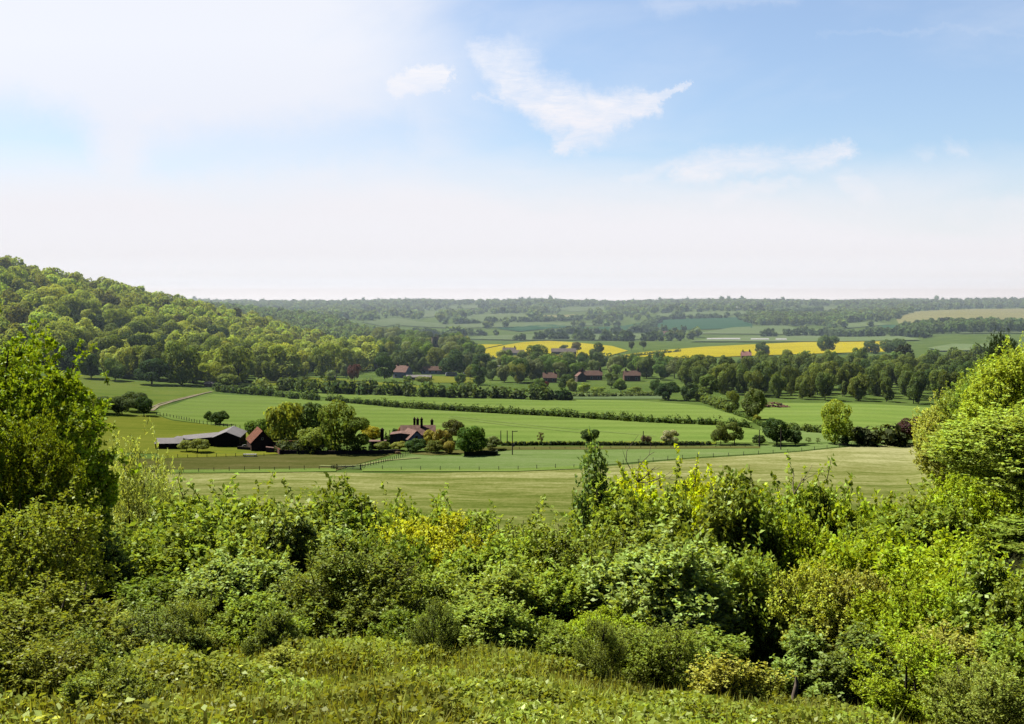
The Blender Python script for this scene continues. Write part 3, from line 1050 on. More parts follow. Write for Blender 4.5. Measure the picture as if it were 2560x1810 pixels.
def far_points(n):
    out = []
    y = np.exp(rng.uniform(math.log(1350), math.log(5400), n))
    px = rng.uniform(-100, 2700, n)
    x = (px - CX) / F * y
    z = terr(x, y)
    for xi, yi, zi in zip(x, y, z):
        a, b = px_of(xi, yi, zi)
        a2, b2 = px_of(xi, yi, zi + 9)
        if any(in_poly(a, b, q) or in_poly(a, b2, q) for q in FARPOLY):
            continue
        if a < 930 and yi < 1900:
            continue
        # field belts stay open, copses and hedges close in with height
        dens = float(np.interp(yi, [1350, 1800, 2300, 2900, 3500, 5400], [.12, .22, .55, .85, 1.0, 1.0]))
        cl = .5 + .5 * math.sin(xi * .011 + 1.7 * math.sin(yi * .006)) * math.sin(yi * .017 + xi * .004)
        if random.random() < dens * (cl * 1.6 if yi < 3600 else 1.3):
            out.append((xi, yi, zi))
    return np.array(out)


FP = far_points(17000)
wood_mass("woods", "blue hazed woods along the far ridge and its slopes", FP, (8, 16), (.8, 1.3), 60, .30, ["round", "low"], 6, color=(.078, .112, .044))


def row_points(pix, gap, jit=1.5, lateral=0.0):
    P = np.array([hit(*p)[:2] for p in pix])
    out = []
    for i in range(len(P) - 1):
        L = np.linalg.norm(P[i + 1] - P[i])
        n = max(1, int(L / gap))
        for k in range(n):
            q = P[i] + (P[i + 1] - P[i]) * (k + random.random() * .6) / n + rng.normal(0, jit, 2)
            out.append(q)
    Q = np.array(out)
    return np.column_stack([Q, terr(Q[:, 0], Q[:, 1])])


# far hedgerows and copses, each a thing of its own
FARH = [
    ([(1600, 830), (1640, 802), (1750, 797), (1860, 795)], "far hedgerow along the top of the dark blue green field"),
    ([(1370, 840), (1420, 836), (1600, 832), (1720, 834)], "far hedgerow below the blue green fields"),
    ([(1130, 812), (1230, 808), (1330, 806), (1440, 800), (1560, 792)], "far hedgerow climbing the middle of the slope"),
    ([(1850, 802), (1900, 792), (1980, 783), (2050, 778)], "far hedgerow slanting up to the ridge wood"),
    ([(2170, 836), (2240, 834), (2300, 832)], "far hedgerow under the dark green field"),
    ([(1280, 852), (1400, 850), (1560, 853), (1700, 852)], "tree line close behind the yellow rape"),
    ([(1900, 843), (2050, 840), (2220, 842), (2330, 844)], "dotted tree line across the pale green far field"),
    ([(2250, 818), (2400, 818), (2600, 814)], "far hedgerow under the pale hill field"),
    ([(1000, 836), (1100, 840), (1250, 838)], "tree belt beside the pale field near the second hill"),
    ([(2060, 790), (2160, 796), (2240, 792)], "dark far tree belt beside the pale hill field"),
]


def far_row(pix, lab, gap=6):
    P = row_points(pix, gap, 5)
    protos = [card_tree("low", 90, .25, 12) for _ in range(3)]
    Vs, rs = [], []
    for p in P:
        V, rn = random.choice(protos)
        H = random.uniform(5, 12)
        W = H * random.uniform(.9, 1.6)
        Vs.append(V * np.array([W, W, H]) + np.array([p[0], p[1], p[2] - .3]))
        rs.append(rn)
    o = link("hedgerow", cards_mesh("hedgerow", np.concatenate(Vs), np.concatenate(rs)))
    o.color = (.045, .07, .026, 1)
    tag(o, lab, "hedgerow")


for pix, lb in FARH:
    far_row(pix, lb)

COPSE = scatter(lambda px, y: ((px - 2010) / 150) ** 2 + ((y - 1950) / 170) ** 2 < 1, (1840, 2180), (1750, 2150), 10, 2500)
wood_mass("copse", "round hazy copse on the far slope above the pale field", COPSE, (9, 14), (.8, 1.1), 120, .2, ["round", "low"], 5, color=(.07, .105, .03))
COPSE = scatter(lambda px, y: ((px - 2440) / 190) ** 2 + ((y - 1500) / 150) ** 2 < 1, (2240, 2640), (1330, 1680), 10, 2500)
wood_mass("copse", "hazy hillside wood below the pale dry field", COPSE, (10, 15), (.8, 1.1), 200, .16, ["round", "low"], 5, color=(.06, .095, .03))

# the dark wood right of the village
wood_front = lerp_tab([(1700, 560), (1800, 545), (1900, 520), (2000, 505), (2150, 500), (2300, 493), (2420, 485), (2600, 520)])
RW = scatter(lambda px, y: wood_front(px) < y < np.interp(px, [1700, 1800, 1900, 2100, 2400, 2600], [620, 660, 690, 700, 720, 740]), (1715, 2480), (480, 800), 10.5, 4000)
RCOL = [(.060, .085, .020), (.075, .10, .022), (.05, .075, .02), (.09, .115, .024), (.035, .06, .018), (.065, .095, .028)]
RW = RW[np.argsort(RW[:, 1])]
for i, p in enumerate(RW[:150]):
    H = random.uniform(11, 15.5)
    tree("wood_tree", "close grown tree in the dark wood right of the village", "tree", (p[0], p[1], p[2] - .3), H * random.uniform(.6, .85), H,
         random.choice(["round", "low", "low", "tall"]), pick(RCOL), "trees of the dark wood right of the village")
if len(RW) > 150:
    wood_mass("woods", "back rows of the dark wood beyond the green field", RW[150:], (13, 18), (.6, .85), 800, .08, ["round", "low"], 6, color=(.062, .09, .022))

# village and parkland trees
VIL_CLEAR = [(1015, 942, 20), (1110, 942, 55), (1392, 970, 14), (1500, 966, 34), (1600, 972, 16), (1240, 932, 22), (1330, 890, 30), (1430, 890, 40)]


def vil_ok(px, y):
    x = (px - CX) / F * y
    a, b = px_of(x, y, 0)
    for cx_, cy_, r_ in VIL_CLEAR:
        if abs(a - cx_) < r_ + 8 and cy_ - 6 < b < cy_ + 18:
            return False
    if abs(px - 1088) < 26 and 720 < y < 925:
        return False
    front = np.interp(px, [930, 1000, 1150, 1300, 1420, 1520, 1650, 1780], [700, 680, 640, 610, 630, 660, 640, 600])
    back = np.interp(px, [930, 1000, 1150, 1230, 1500, 1600, 1780], [1150, 1150, 1000, 780, 740, 730, 720])
    dens = .95
    return front < y < back and random.random() < dens


VT = scatter(vil_ok, (935, 1780), (590, 1150), 10.5, 5000)
VT = VT[np.argsort(VT[:, 1])][:260]
for p in VT:
    H = random.uniform(8, 16) * 1.15 if p[0] / p[1] < -.04 else random.uniform(7, 13)
    tree("village_tree", "leafy tree among the gardens and parkland of the village", "tree", (p[0], p[1], p[2] - .3), H * random.uniform(.65, 1.0), H,
         random.choice(["round", "low", "tall", "spread"]), pick([MID, OLV, DARK, (.05, .085, .025), (.08, .115, .035), GREY, (.055, .08, .03)]), "trees in and around the village")

# trees on the bank at the right edge of the picture
BANK = [
    (2450, 1040, 90, 150, 190, "round", (.13, .17, .03), "yellow green tree at the front of the right bank"),
    (2395, 1085, 50, 80, 210, "low", (.19, .21, .045), "pale yellow tree at the foot of the right bank"),
    (2490, 1020, 130, 200, 180, "tall", (.085, .125, .025), "tall mid green tree on the right bank"),
    (2500, 960, 120, 150, 200, "round", (.10, .14, .028), "rounded tree high on the right bank"),
    (2560, 1000, 130, 180, 170, "low", (.16, .21, .03), "bright tree on the right bank cut by the picture edge"),
    (2520, 1100, 120, 150, 150, "low", (.15, .20, .03), "bright bushy tree low on the right bank"),
    (2570, 1090, 150, 220, 130, "round", (.19, .24, .03), "sunlit yellow green tree low on the right bank at the picture edge"),
    (2620, 940, 130, 170, 200, "round", (.10, .14, .028), "outermost rounded tree high on the right bank"),
    (2450, 970, 60, 80, 240, "tall", (.07, .10, .025), "slim tree behind the yellow green front tree of the right bank"),
    (2470, 940, 90, 90, 260, "round", (.075, .11, .024), "rounded tree at the back of the right bank"),
]
# ------------------------------------------------------------------ hedges
def hedge(pix, hpx, label, color=(.04, .065, .02), name="hedge", gap=.42, cps=75, gaps=(), wob=.35):
    P = np.array([hit(*p)[:2] for p in pix])
    D = P[:, 1].mean()
    h = 1.2 * hpx * D / F
    C, r = [], []
    for i in range(len(P) - 1):
        L = np.linalg.norm(P[i + 1] - P[i])
        n = max(2, int(L / (h * gap)))
        for k in range(n):
            t = (k + random.random()) / n
            if any(a < (i + t) / (len(P) - 1) < b for a, b in gaps):
                continue
            hh = h * random.uniform(1 - wob, 1 + wob)
            q = P[i] + (P[i + 1] - P[i]) * t + rng.normal(0, h * .15, 2)
            z = tz(*q)
            C.append((q[0], q[1], z + hh * .52))
            r.append(hh * .5)
            C.append((q[0] + random.gauss(0, h * .2), q[1] + random.gauss(0, h * .2), z + hh * .28))
            r.append(hh * .4)
    C, r = np.array(C), np.array(r)
    n = len(r) * cps // 2
    Pp, Nn, li = [], [], []
    li = rng.integers(0, len(r), n)
    d = rand_dirs(n)
    Pp = C[li] + d * (r[li] * rng.uniform(.75, 1.1, n))[:, None]
    Nn = norm(d + .6 * rand_dirs(n) + np.array([0, 0, .3]))
    V = cards(Pp, Nn, max(.3, h * .2) * rng.uniform(.6, 1.4, n))
    lr = rng.random(len(r))
    o = link(name, cards_mesh(name, V, np.clip(.6 * rng.random(n) + .4 * lr[li], 0, 1)))
    o.color = (*color, 1)
    tag(o, label, name.replace("_", " "))
    return o


hedge([(538, 978), (600, 984), (690, 990)], 15, "trimmed hedge running right from the end of the chalk track")
hedge([(694, 992), (712, 993)], 11, "two little hedge bushes after the trimmed hedge")
hedge([(722, 996), (750, 998)], 17, "short hedge block in the gap, first of two")
hedge([(758, 998), (795, 1002)], 17, "short hedge block in the gap, second of two")
hedge([(815, 1002), (870, 1008), (925, 1012), (1000, 1018), (1040, 1021), (1140, 1027), (1400, 1042), (1620, 1056), (1800, 1064)], 13,
      "long ragged hedge crossing the green fields behind the farmhouse", (.045, .07, .02), cps=70, wob=.45)
hedge([(1820, 1064), (1868, 1070)], 15, "last bushes of the long ragged hedge beyond its gap")
hedge([(690, 976), (768, 981)], 27, "square cut tall hedge block below the hill wood", (.045, .068, .02), cps=120, wob=.12)
hedge([(790, 982), (860, 985), (945, 986)], 30, "tall thick hedge right of the square block", (.04, .062, .02), cps=110, wob=.4)
hedge([(955, 988), (1040, 990), (1120, 994), (1220, 996), (1300, 998), (1365, 1000)], 27, "tall hedge of mixed bushes before the village", (.045, .068, .02), cps=110, wob=.4)
hedge([(1374, 1000), (1425, 1002)], 24, "dark end clump of the tall village hedge", (.022, .04, .015), cps=140, wob=.2)
hedge([(1256, 1114), (1400, 1113), (1600, 1114), (1775, 1113)], 7.5, "low dark field hedge along the lane behind the poles", (.022, .034, .014), cps=90, wob=.3)
hedge([(1745, 1000), (1790, 1016), (1830, 1032)], 18, "hedge dropping from the village to the corner tree", (.07, .10, .025), cps=80)
hedge([(1835, 1034), (1870, 1048), (1905, 1066)], 8, "thin hedge line under the corner tree", (.05, .08, .02), cps=60)
hedge([(1960, 1072), (2040, 1082), (2090, 1088), (2160, 1094)], 14, "hedge behind the bright lone tree", (.055, .08, .024), cps=80)
hedge([(2140, 1112), (2200, 1112), (2250, 1111)], 38, "tall dark hedge between the lone tree and copper beech", (.04, .052, .02), cps=150, wob=.2)
hedge([(1420, 992), (1500, 992), (1640, 990)], 10, "low garden hedge below the brick houses", (.08, .11, .035), cps=60)
hedge([(2320, 1112), (2350, 1110), (2370, 1108)], 22, "rough bushes at the foot of the right bank", (.05, .075, .02), cps=90)
hedge([(640, 975), (672, 984)], 24, "small bushes left of the square cut hedge", (.08, .11, .03), cps=90)
hedge([(1660, 922), (1560, 916), (1520, 914)], 22, "dark hedge below the yellow rape", (.035, .055, .02), cps=80)
hedge([(700, 1133), (780, 1135), (910, 1134)], 20, "dark shrubbery along the foot of the farm trees", (.04, .055, .02), cps=90, wob=.5)
hedge([(1510, 900), (1620, 888), (1700, 880)], 7, "ragged hedge on the near edge of the long rape field", (.04, .06, .02), cps=60, wob=.6, gap=.9)
hedge([(1175, 897), (1300, 900), (1480, 899)], 7, "ragged hedge on the near edge of the first rape field", (.04, .06, .02), cps=60, wob=.6, gap=.9)
hedge([(1000, 1135), (960, 1133)], 6, "dry brush heap at the end of the front garden wall", (.16, .12, .08), cps=120, name="brush_pile")

# ------------------------------------------------------------------ buildings
BLACKWOOD = brick_mat("black_weatherboard", (.045, .038, .04), (.06, .05, .05), (.02, .018, .018), 1.0, 3.0, .22)
GREYROOF = solid("grey_sheet_roof", (.27, .25, .25), .7, .2, .5, .4)
GREYROOF2 = solid("pale_sheet_roof", (.26, .24, .24), .7, .2, .5, .4)
OLDROOF = solid("mossy_tile_roof", (.27, .165, .135), .9, .35, 1.4)
TILE = brick_mat("red_clay_tiles", (.30, .125, .075), (.24, .10, .065), (.10, .05, .035), 3.0, .5, .3)
BRICK = brick_mat("old_brick", (.30, .155, .11), (.24, .12, .09), (.28, .23, .19), 4.0)
DBRICK = brick_mat("dark_brick", (.13, .075, .062), (.095, .06, .05), (.08, .06, .05), 4.0)
STONE = brick_mat("flint_stone", (.24, .21, .18), (.32, .26, .22), (.14, .12, .10), 2.5, .5, .35)
WHITEW = solid("white_render", (.74, .76, .76), .8, .08, 1.0)
WOODP = solid("weathered_post", (.11, .095, .075), .95, .35, 5)
WHITEP = solid("white_paint", (.72, .72, .68), .6, .12, 3)
GLASS = solid("dark_window", (.03, .035, .04), .15, .2, 2, .6)
WIRE = solid("fence_wire", (.16, .16, .15), .5, .2, 9)
STONEW = solid("dark_garden_wall", (.085, .065, .058), .95, .4, 1.5)
BARNROOF = solid("weathered_barn_roof", (.20, .17, .155), .9, .25, .5)
FARROOF = solid("brick_red_far_roof", (.19, .115, .09), .9, .25, .5)
WHITEM = solid("white_sheeting", (.8, .82, .84), .6, .08, .4)


def gable(name, label, cat, p, yaw, W, L, eave, ridge, wall, roof, roff=0.0, over=.25, thick=.14, group=None, windows=(), door=None, chims=(), side=False):
    """house or barn, gable facing local -y; W across, L deep; roff shifts the ridge"""
    t = thing(name, label, cat, p, yaw, group)
    w = W / 2
    MB().prism([(-w, -.4), (w, -.4), (w, eave), (roff, ridge), (-w, eave)], 0, L).build("wall", wall, t)
    rf = MB()
    for s in (-1, 1):
        dx, dz = s * w - roff, eave - ridge
        ln = math.hypot(dx, dz)
        ex, ez = dx / ln * over, dz / ln * over
        nx, nz = -dz / ln * s * thick, abs(dx) / ln * thick
        a, b = (roff, ridge + .02), (s * w + ex, eave + ez + .02)
        prof = [a, b, (b[0] + nx, b[1] + nz), (roff, ridge + .02 + thick * 1.15)]
        if s < 0:
            prof = prof[::-1]
        rf.prism(prof, -over, L + over)
    ro = rf.build("roof", roof, t)
    for (x, z, ww, hh) in windows:
        f = MB().box(x - ww / 2 - .08, x + ww / 2 + .08, -.05, .0, z - .08, z + hh + .08).build("window", WHITEP, t)
        MB().box(x - ww / 2, x + ww / 2, -.065, -.052, z, z + hh).build("pane", GLASS, f)
    if door:
        x, ww, hh = door
        MB().box(x - ww / 2, x + ww / 2, -.06, .0, 0, hh).build("door", DBRICK, t)
    if side:
        nwin = max(2, int(L / 3.2))
        for i_ in range(nwin):
            y_ = L * (i_ + .5) / nwin
            for z_ in ((.9, 2.9) if eave > 3.9 else (.9,)):
                f = MB().box(-w - .05, -w + .0, y_ - .6, y_ + .6, z_ - .1, z_ + 1.3).build("window", WHITEP, t)
                MB().box(-w - .07, -w - .052, y_ - .48, y_ + .48, z_, z_ + 1.2).build("pane", GLASS, f)
    for (x, y, wd, top, bot) in chims:
        ch = MB().box(x - wd / 2, x + wd / 2, y - wd / 2, y + wd / 2, bot, top)
        ch.box(x - wd * .62, x + wd * .62, y - wd * .62, y + wd * .62, top - .35, top - .12).box(x - wd * .56, x + wd * .56, y - wd * .56, y + wd * .56, bot + .4, bot + .6)
        c = ch.build("chimney", DBRICK, ro)
        MB().tube([(x, y, top - .05), (x, y, top + .45)], [wd * .3, wd * .22], 8).build("chimney_pot", BRICK, c)
    return t


def at(px, D):
    x = (px - CX) / F * D
    return np.array([x, D, tz(x, D)])


# brick barn with tiled roof
p0 = at(653, 338)
gable("tiled_barn", "dark brick barn with steep red tiled roof beside the long black barn", "barn", p0, R(19), 6.6, 12.5, 2.5, 5.9, DBRICK, TILE, over=.35,
      windows=[(0, 3.4, .5, .6)], door=(.3, 1.5, 2.0))
t = thing("brick_lean_to", "small brick lean-to against the right side of the tiled barn", "shed", at(672, 334), R(10))
MB().prism([(-1.2, -.3), (1.3, -.3), (1.3, 1.3), (-1.2, 1.6)], 0, 2).build("wall", BRICK, t)
MB().prism([(-1.25, 1.61), (1.4, 1.29), (1.4, 1.38), (-1.25, 1.72)], -.1, 2.1).build("roof", OLDROOF, t)

# black barn: main gable with a long lean-to on its left
s_ = 347 / F
p0 = at(562, 347)
bb = gable("black_barn", "long black weatherboarded barn with shallow grey roof", "barn", p0, R(6), 64 * s_, 16, 3.0, 4.6, BLACKWOOD, GREYROOF, over=.4, door=None)
MB().prism([(-15.2, -.3), (-3.92, -.3), (-3.92, 2.75), (-15.2, 1.9)], 2.2, 15).build("lean_to_wall", BLACKWOOD, bb)
MB().prism([(-15.5, 1.9), (-4.0, 2.84), (-4.0, 3.0), (-15.5, 2.05)], 1.8, 15.3).build("lean_to_roof", GREYROOF2, bb)
MB().box(-1.6, 1.6, -.07, -.01, 0, 2.5).build("door", BLACKWOOD, bb)
sh = gable("farm_shed", "low black shed with grey roof at the far left of the farmyard", "shed", at(418, 342), R(95), 6.5, 7.5, 1.7, 2.9, BLACKWOOD, GREYROOF, over=.25)
sh.location.x += 3.6
sh.location.y += 2
t = thing("farm_shed", "lower flat roofed shed joining the left shed to the black barn", "shed", at(450, 349), R(4))
MB().prism([(-2.5, -.3), (3, -.3), (3, 2.0), (-2.5, 2.3)], 0, 5).build("wall", BLACKWOOD, t)
MB().prism([(-2.6, 2.32), (3.1, 2.02), (3.1, 2.14), (-2.6, 2.44)], -.2, 5.2).build("roof", GREYROOF2, t)

# farmhouse
hp = at(1040, 346)
gable("farmhouse", "white gabled farmhouse with tiled roofs and tall chimneys", "house", hp, R(24), 5.2, 8, 2.6, 5.0, WHITEW, OLDROOF, over=.4,
      windows=[(0, 2.6, .8, .9), (-1.2, .8, .9, 1.1), (1.2, .8, .9, 1.1)], chims=[])
g2 = gable("stone_wing", "stone wing of the farmhouse under a mossy roof", "house", at(1000, 347), R(0), 6.4, 6.5, 3.7, 4.1, STONE, OLDROOF, over=.2)
for xx in (-2.5, 0.4, 2.6):
    MB().box(xx - .22, xx + .22, -.08, .01, -.2, 3.6).build("brick_pier", BRICK, g2)
mh = gable("farmhouse_range", "long tiled back range of the farmhouse carrying the chimneys", "house", at(1086, 356), R(93), 6, 10.5, 3.0, 5.6, BRICK, OLDROOF, over=.3,
           chims=[(1.2, 0.9, .85, 7.2, 3.6), (-.6, 4.1, .75, 7.9, 4.4), (1.2, 5.4, .85, 7.6, 3.4), (1.2, 6.4, .7, 7.8, 3.4)])
t = thing("outhouse", "low brick outhouse with one stout chimney left of the farmhouse", "outhouse", at(948, 342), R(2))
MB().box(-3.2, 1.6, 0, 3.5, -.3, 2.2).build("wall", BRICK, t)
rf = MB().prism([(-3.4, 2.21), (1.8, 2.21), (1.8, 2.36), (-3.4, 2.36)], -.2, 3.7).build("roof", OLDROOF, t)
ch = MB().box(.1, 1.1, .5, 1.5, 2.37, 6.0).box(-.02, 1.22, .38, 1.62, 5.6, 5.85).build("chimney", DBRICK, rf)
MB().tube([(.6, 1, 5.95), (.6, 1, 6.35)], [.3, .22], 8).build("chimney_pot", BRICK, ch)

# walls of the farm
def wall_run(label, pix, h, mat, thick=.45, cap=None, name="garden_wall"):
    P = [hit(*p) for p in pix]
    t = thing(name, label, "wall", P[0])
    m, c = MB(), MB()
    for a, b in zip(P[:-1], P[1:]):
        d = (b - a)[:2]
        L = np.linalg.norm(d)
        n = np.array([-d[1], d[0]]) / L * thick / 2
        n2 = n * 1.2
        a0, b0 = a - P[0], b - P[0]
        for mb, nn, z0, z1 in ((m, n, -.4, h), (c, n2, h + .003, h + .1)):
            i = len(mb.v)
            for q in (a0, b0):
                mb.v += [(q[0] - nn[0], q[1] - nn[1], q[2] + z0), (q[0] + nn[0], q[1] + nn[1], q[2] + z0), (q[0] + nn[0], q[1] + nn[1], q[2] + z1), (q[0] - nn[0], q[1] - nn[1], q[2] + z1)]
            for f in ((0, 1, 2, 3), (7, 6, 5, 4), (0, 4, 5, 1), (1, 5, 6, 2), (2, 6, 7, 3), (3, 7, 4, 0)):
                mb.f.append([i + k for k in f])
    m.build("wall_body", mat, t)
    c.build("coping", cap or mat, t)
    return t


wall_run("long red brick garden wall behind the shrubs right of the tiled barn", [(676, 1123), (752, 1118), (830, 1118)], 2.1, BRICK, cap=TILE)
wall_run("dark low front garden wall below the biggest tree", [(702, 1135), (830, 1137), (920, 1136), (1000, 1134)], 1.1, STONEW)
wall_run("short brick wall with end piers by the tiled barn corner", [(682, 1124), (700, 1137)], 1.5, BRICK, cap=TILE)
wall_run("dark yard wall between the black barn and the tiled barn", [(594, 1124), (640, 1127)], .9, STONEW)
wall_run("dark wall with grassy top at the field end of the garden", [(1160, 1141), (1240, 1140), (1243, 1136)], 1.3, solid("mossy_wall", (.05, .06, .025), .95, .5, 2))

# white trough / hay rack
t = thing("feed_rack", "white metal feed rack standing on the paddock by the barn", "feed rack", hit(625, 1142))
MB().box(-1.9, 1.9, -.5, .5, .62, .8).build("rack_top", WHITEP, t)
for x in (-1.8, 1.8):
    for y in (-.4, .4):
        MB().box(x - .05, x + .05, y - .05, y + .05, -.1, .62).build("leg", WHITEP, t)
MB().box(-1.8, 1.8, -.44, -.36, .1, .2).box(-1.8, 1.8, .36, .44, .1, .2).build("rail", WHITEP, t)
t = thing("pipe_hoop", "curved white pipe hoop lying by the tiled barn's left wall", "pipe", hit(612, 1120))
MB().tube([(math.cos(a) * .9, 0, .1 + math.sin(a) * .9) for a in np.linspace(.3, 2.6, 9)], .12, 6).build("hoop", WHITEP, t)

# gate
ga, gb = hit(843, 1174), hit(904, 1172)
t = thing("field_gate", "weathered pale five-bar field gate between the grass strips", "gate", ga)
L = gb[0] - ga[0]
GATEM = solid("weathered_gate", (.42, .42, .36), .8, .25, 4)
for z in (.18, .42, .66, .9, 1.15):
    MB().box(0.12, L - .1, -.03, .03, z, z + .09).build("bar", GATEM, t)
for x in (.12, L * .33, L * .66, L - .2):
    MB().box(x, x + .1, -.055, -.032, .1, 1.28).build("upright", GATEM, t)
for x in (-.1, L):
    MB().box(x - .12, x + .12, -.12, .12, -.3, 1.5).build("gate_post", WOODP, t)
t = thing("wooden_hurdle", "short stockade of upright stakes left of the field gate", "fence", hit(841, 1173))
for k in range(5):
    MB().box(-.35 - k * .28, -.2 - k * .28, -.08, .06, -.2, 1.15 + .1 * (k % 2)).build("stake", WOODP, t)


def fence(label, pix, n, h=1.15, wires=(.5, .95), thick=.09, vary=.15):
    P = np.array([hit(*p) for p in pix])
    seg = np.linalg.norm(np.diff(P[:, :2], axis=0), axis=1)
    s = np.concatenate([[0], np.cumsum(seg)])
    t = thing("post_and_wire_fence", label, "fence", P[0])
    tops = []
    for k in range(n):
        u = s[-1] * k / max(1, n - 1)
        x, y = np.interp(u, s, P[:, 0]), np.interp(u, s, P[:, 1])
        z = tz(x, y)
        q = np.array([x, y, z]) - P[0]
        hh = h * random.uniform(1 - vary, 1 + vary)
        lx, ly = random.uniform(-.04, .04), random.uniform(-.04, .04)
        MB().tube([(q[0], q[1], q[2] - .3), (q[0] + lx, q[1] + ly, q[2] + hh)], [thick, thick * .9], 5).build("post", WOODP, t)
        tops.append(q)
    mb = MB()
    for w in wires:
        mb.tube([q + np.array([0, 0, w]) for q in tops], .012, 3)
    mb.build("wire", WIRE, t)


fence("post and wire fence along the top of the pale field, left of the gate", [(380, 1183), (600, 1178), (835, 1174)], 13)
fence("post and wire fence along the top of the pale field, right of the gate", [(910, 1173), (1000, 1176), (1280, 1176), (1480, 1168), (1700, 1148), (2000, 1129), (2330, 1103)], 38)
fence("close set fence posts climbing from the gate to the garden corner", [(906, 1170), (950, 1160), (1000, 1146), (1030, 1135)], 24, 1.2)
fence("fence posts along the bright paddock below the barn", [(395, 1146), (520, 1143), (660, 1141)], 12, 1.0)
fence("line of fence posts between the meadow and the green crop field", [(392, 1038), (440, 1046), (500, 1060), (600, 1072)], 26, 1.3, thick=.12)
fence("fence posts along the lane before the low dark hedge", [(1260, 1125), (1500, 1122), (1900, 1118)], 18, .8)


def pole(label, px, pyb, hpx, arm=False, lean=0.0):
    p = hit(px, pyb)
    h = hpx * p[1] / F
    t = thing("utility_pole", label, "utility pole", p)
    MB().tube([(0, 0, -.4), (lean * h * .5, 0, h * .5), (lean * h, 0, h)], [.17, .15, .12], 8).build("shaft", WOODP, t)
    if arm:
        MB().box(-.15, 1.5, -.06, .06, h - .3, h - .12).build("cross_arm", WOODP, t)
        MB().box(.15, .6, -.25, .2, h - 4.6, h - 3.8).build("transformer", GREYROOF, t)
        for x in (.7, 1.35):
            MB().tube([(x, 0, h - .12), (x, 0, h + .1)], .05, 6).build("insulator", WHITEP, t)


pole("tall pole with a side arm near the farm garden end", 1281, 1138, 62, True)
pole("thinner bare pole farther back, leftmost of the three", 1252, 1110, 34)
pole("thinner bare pole between the leftmost and the armed pole", 1268, 1110, 34)
pole("single pole standing behind the brownish thorn bush", 1608, 1113, 36)
pole("thin pole in front of the ragged dark tree", 1952, 1125, 56)
pole("short pole left of the ragged dark tree", 1898, 1118, 44)

# heap of felled timber
p = hit(1935, 1019)
t = thing("timber_heap", "heap of reddish felled timber at the edge of the dark wood", "log pile", p)
LOGM = solid("cut_timber", (.36, .20, .14), .9, .4, 3)
for k in range(70):
    a = random.uniform(0, 3.14)
    rx = random.uniform(-5.5, 5.5)
    hz = max(0, 2.2 * (1 - abs(rx) / 6)) * random.random()
    l = random.uniform(.8, 2.0)
    d = np.array([math.cos(a), math.sin(a) * .6, random.uniform(-.25, .25)]) * l
    c = np.array([rx, random.uniform(-1.6, 1.6), hz + .25])
    MB().tube([c - d, c + d], random.uniform(.13, .3), 6).build("log", LOGM, t)

# village buildings
def cottage(name, label, cat, px, D, w, dpt, eave, ridge, wall, roof, yaw=90, **k):
    if name == "village_house":
        k["side"] = True
        k["chims"] = [(.0, 1.0, .9, ridge + 1.3, ridge - 1.2), (.0, dpt - 1.2, .8, ridge + 1.2, ridge - 1.2)]
    return gable(name, label, cat, at(px, D), R(yaw), w, dpt, eave, ridge, wall, roof, **k)


cottage("village_house", "village house with steep red roof at the right end of the hill wood", "house", 1022, 655, 7, 9, 3.5, 7, WHITEW, OLDROOF, 60, windows=[(0, 1, 1, 1.2)])
cottage("village_house", "long low orange roofed house before the church trees", "house", 1112, 690, 6, 14, 2.4, 4.6, WHITEW, FARROOF)
cottage("village_house", "brick house with a red tiled roof beside the red bush", "house", 1392, 622, 6, 7.5, 2.6, 5.2, BRICK, FARROOF, 88)
cottage("village_house", "long brick house row with red roof in the village centre", "house", 1505, 640, 6, 12, 2.8, 5.2, BRICK, FARROOF, 90)
cottage("village_house", "small red roofed house lowest of the village row", "house", 1600, 632, 6, 9, 3.2, 5.6, BRICK, FARROOF, 92)
cottage("village_house", "pale gabled cottage in front of the long brick row", "house", 1455, 625, 5, 6, 3.0, 5.2, STONE, OLDROOF, 10)
cottage("far_barn", "long brown roofed barn in front of the yellow field", "barn", 1440, 930, 9, 20, 2.8, 5.4, DBRICK, BARNROOF, 90)
cottage("far_barn", "barn with white walls and brown roof left of the long brown barn", "barn", 1310, 905, 8, 12, 3, 5.2, WHITEM, BARNROOF, 92)
cottage("village_house", "brown roofed house among trees left of the yellow field", "house", 1290, 935, 8, 11, 3, 5.8, DBRICK, BARNROOF, 90)
cottage("village_house", "pink roofed house peeping over the dark wood", "house", 1878, 830, 6, 7, 4.5, 7.4, BRICK, solid("pink_roof", (.5, .25, .22), .9, .15, .6), 85)
cottage("far_barn", "long pale roofed barn near the far ridge", "barn", 1822, 2620, 14, 34, 5, 9, DBRICK, WHITEM, 90)
cottage("far_house", "tiny white house right of the long pale far barn", "house", 1850, 2620, 7, 9, 5, 9, WHITEM, WHITEM, 90)
cottage("far_house", "far house with pale roof among trees behind the rape", "house", 1685, 1500, 10, 15, 4, 8, WHITEW, OLDROOF, 90)
cottage("grey_shed", "low grey roofed shed below the village house", "shed", 1078, 640, 7, 14, 1.6, 2.6, BLACKWOOD, GREYROOF, 88)
cottage("grey_shed", "tiny grey shed at the hill wood edge", "shed", 838, 640, 4, 5, 2, 3.2, BLACKWOOD, GREYROOF, 88)
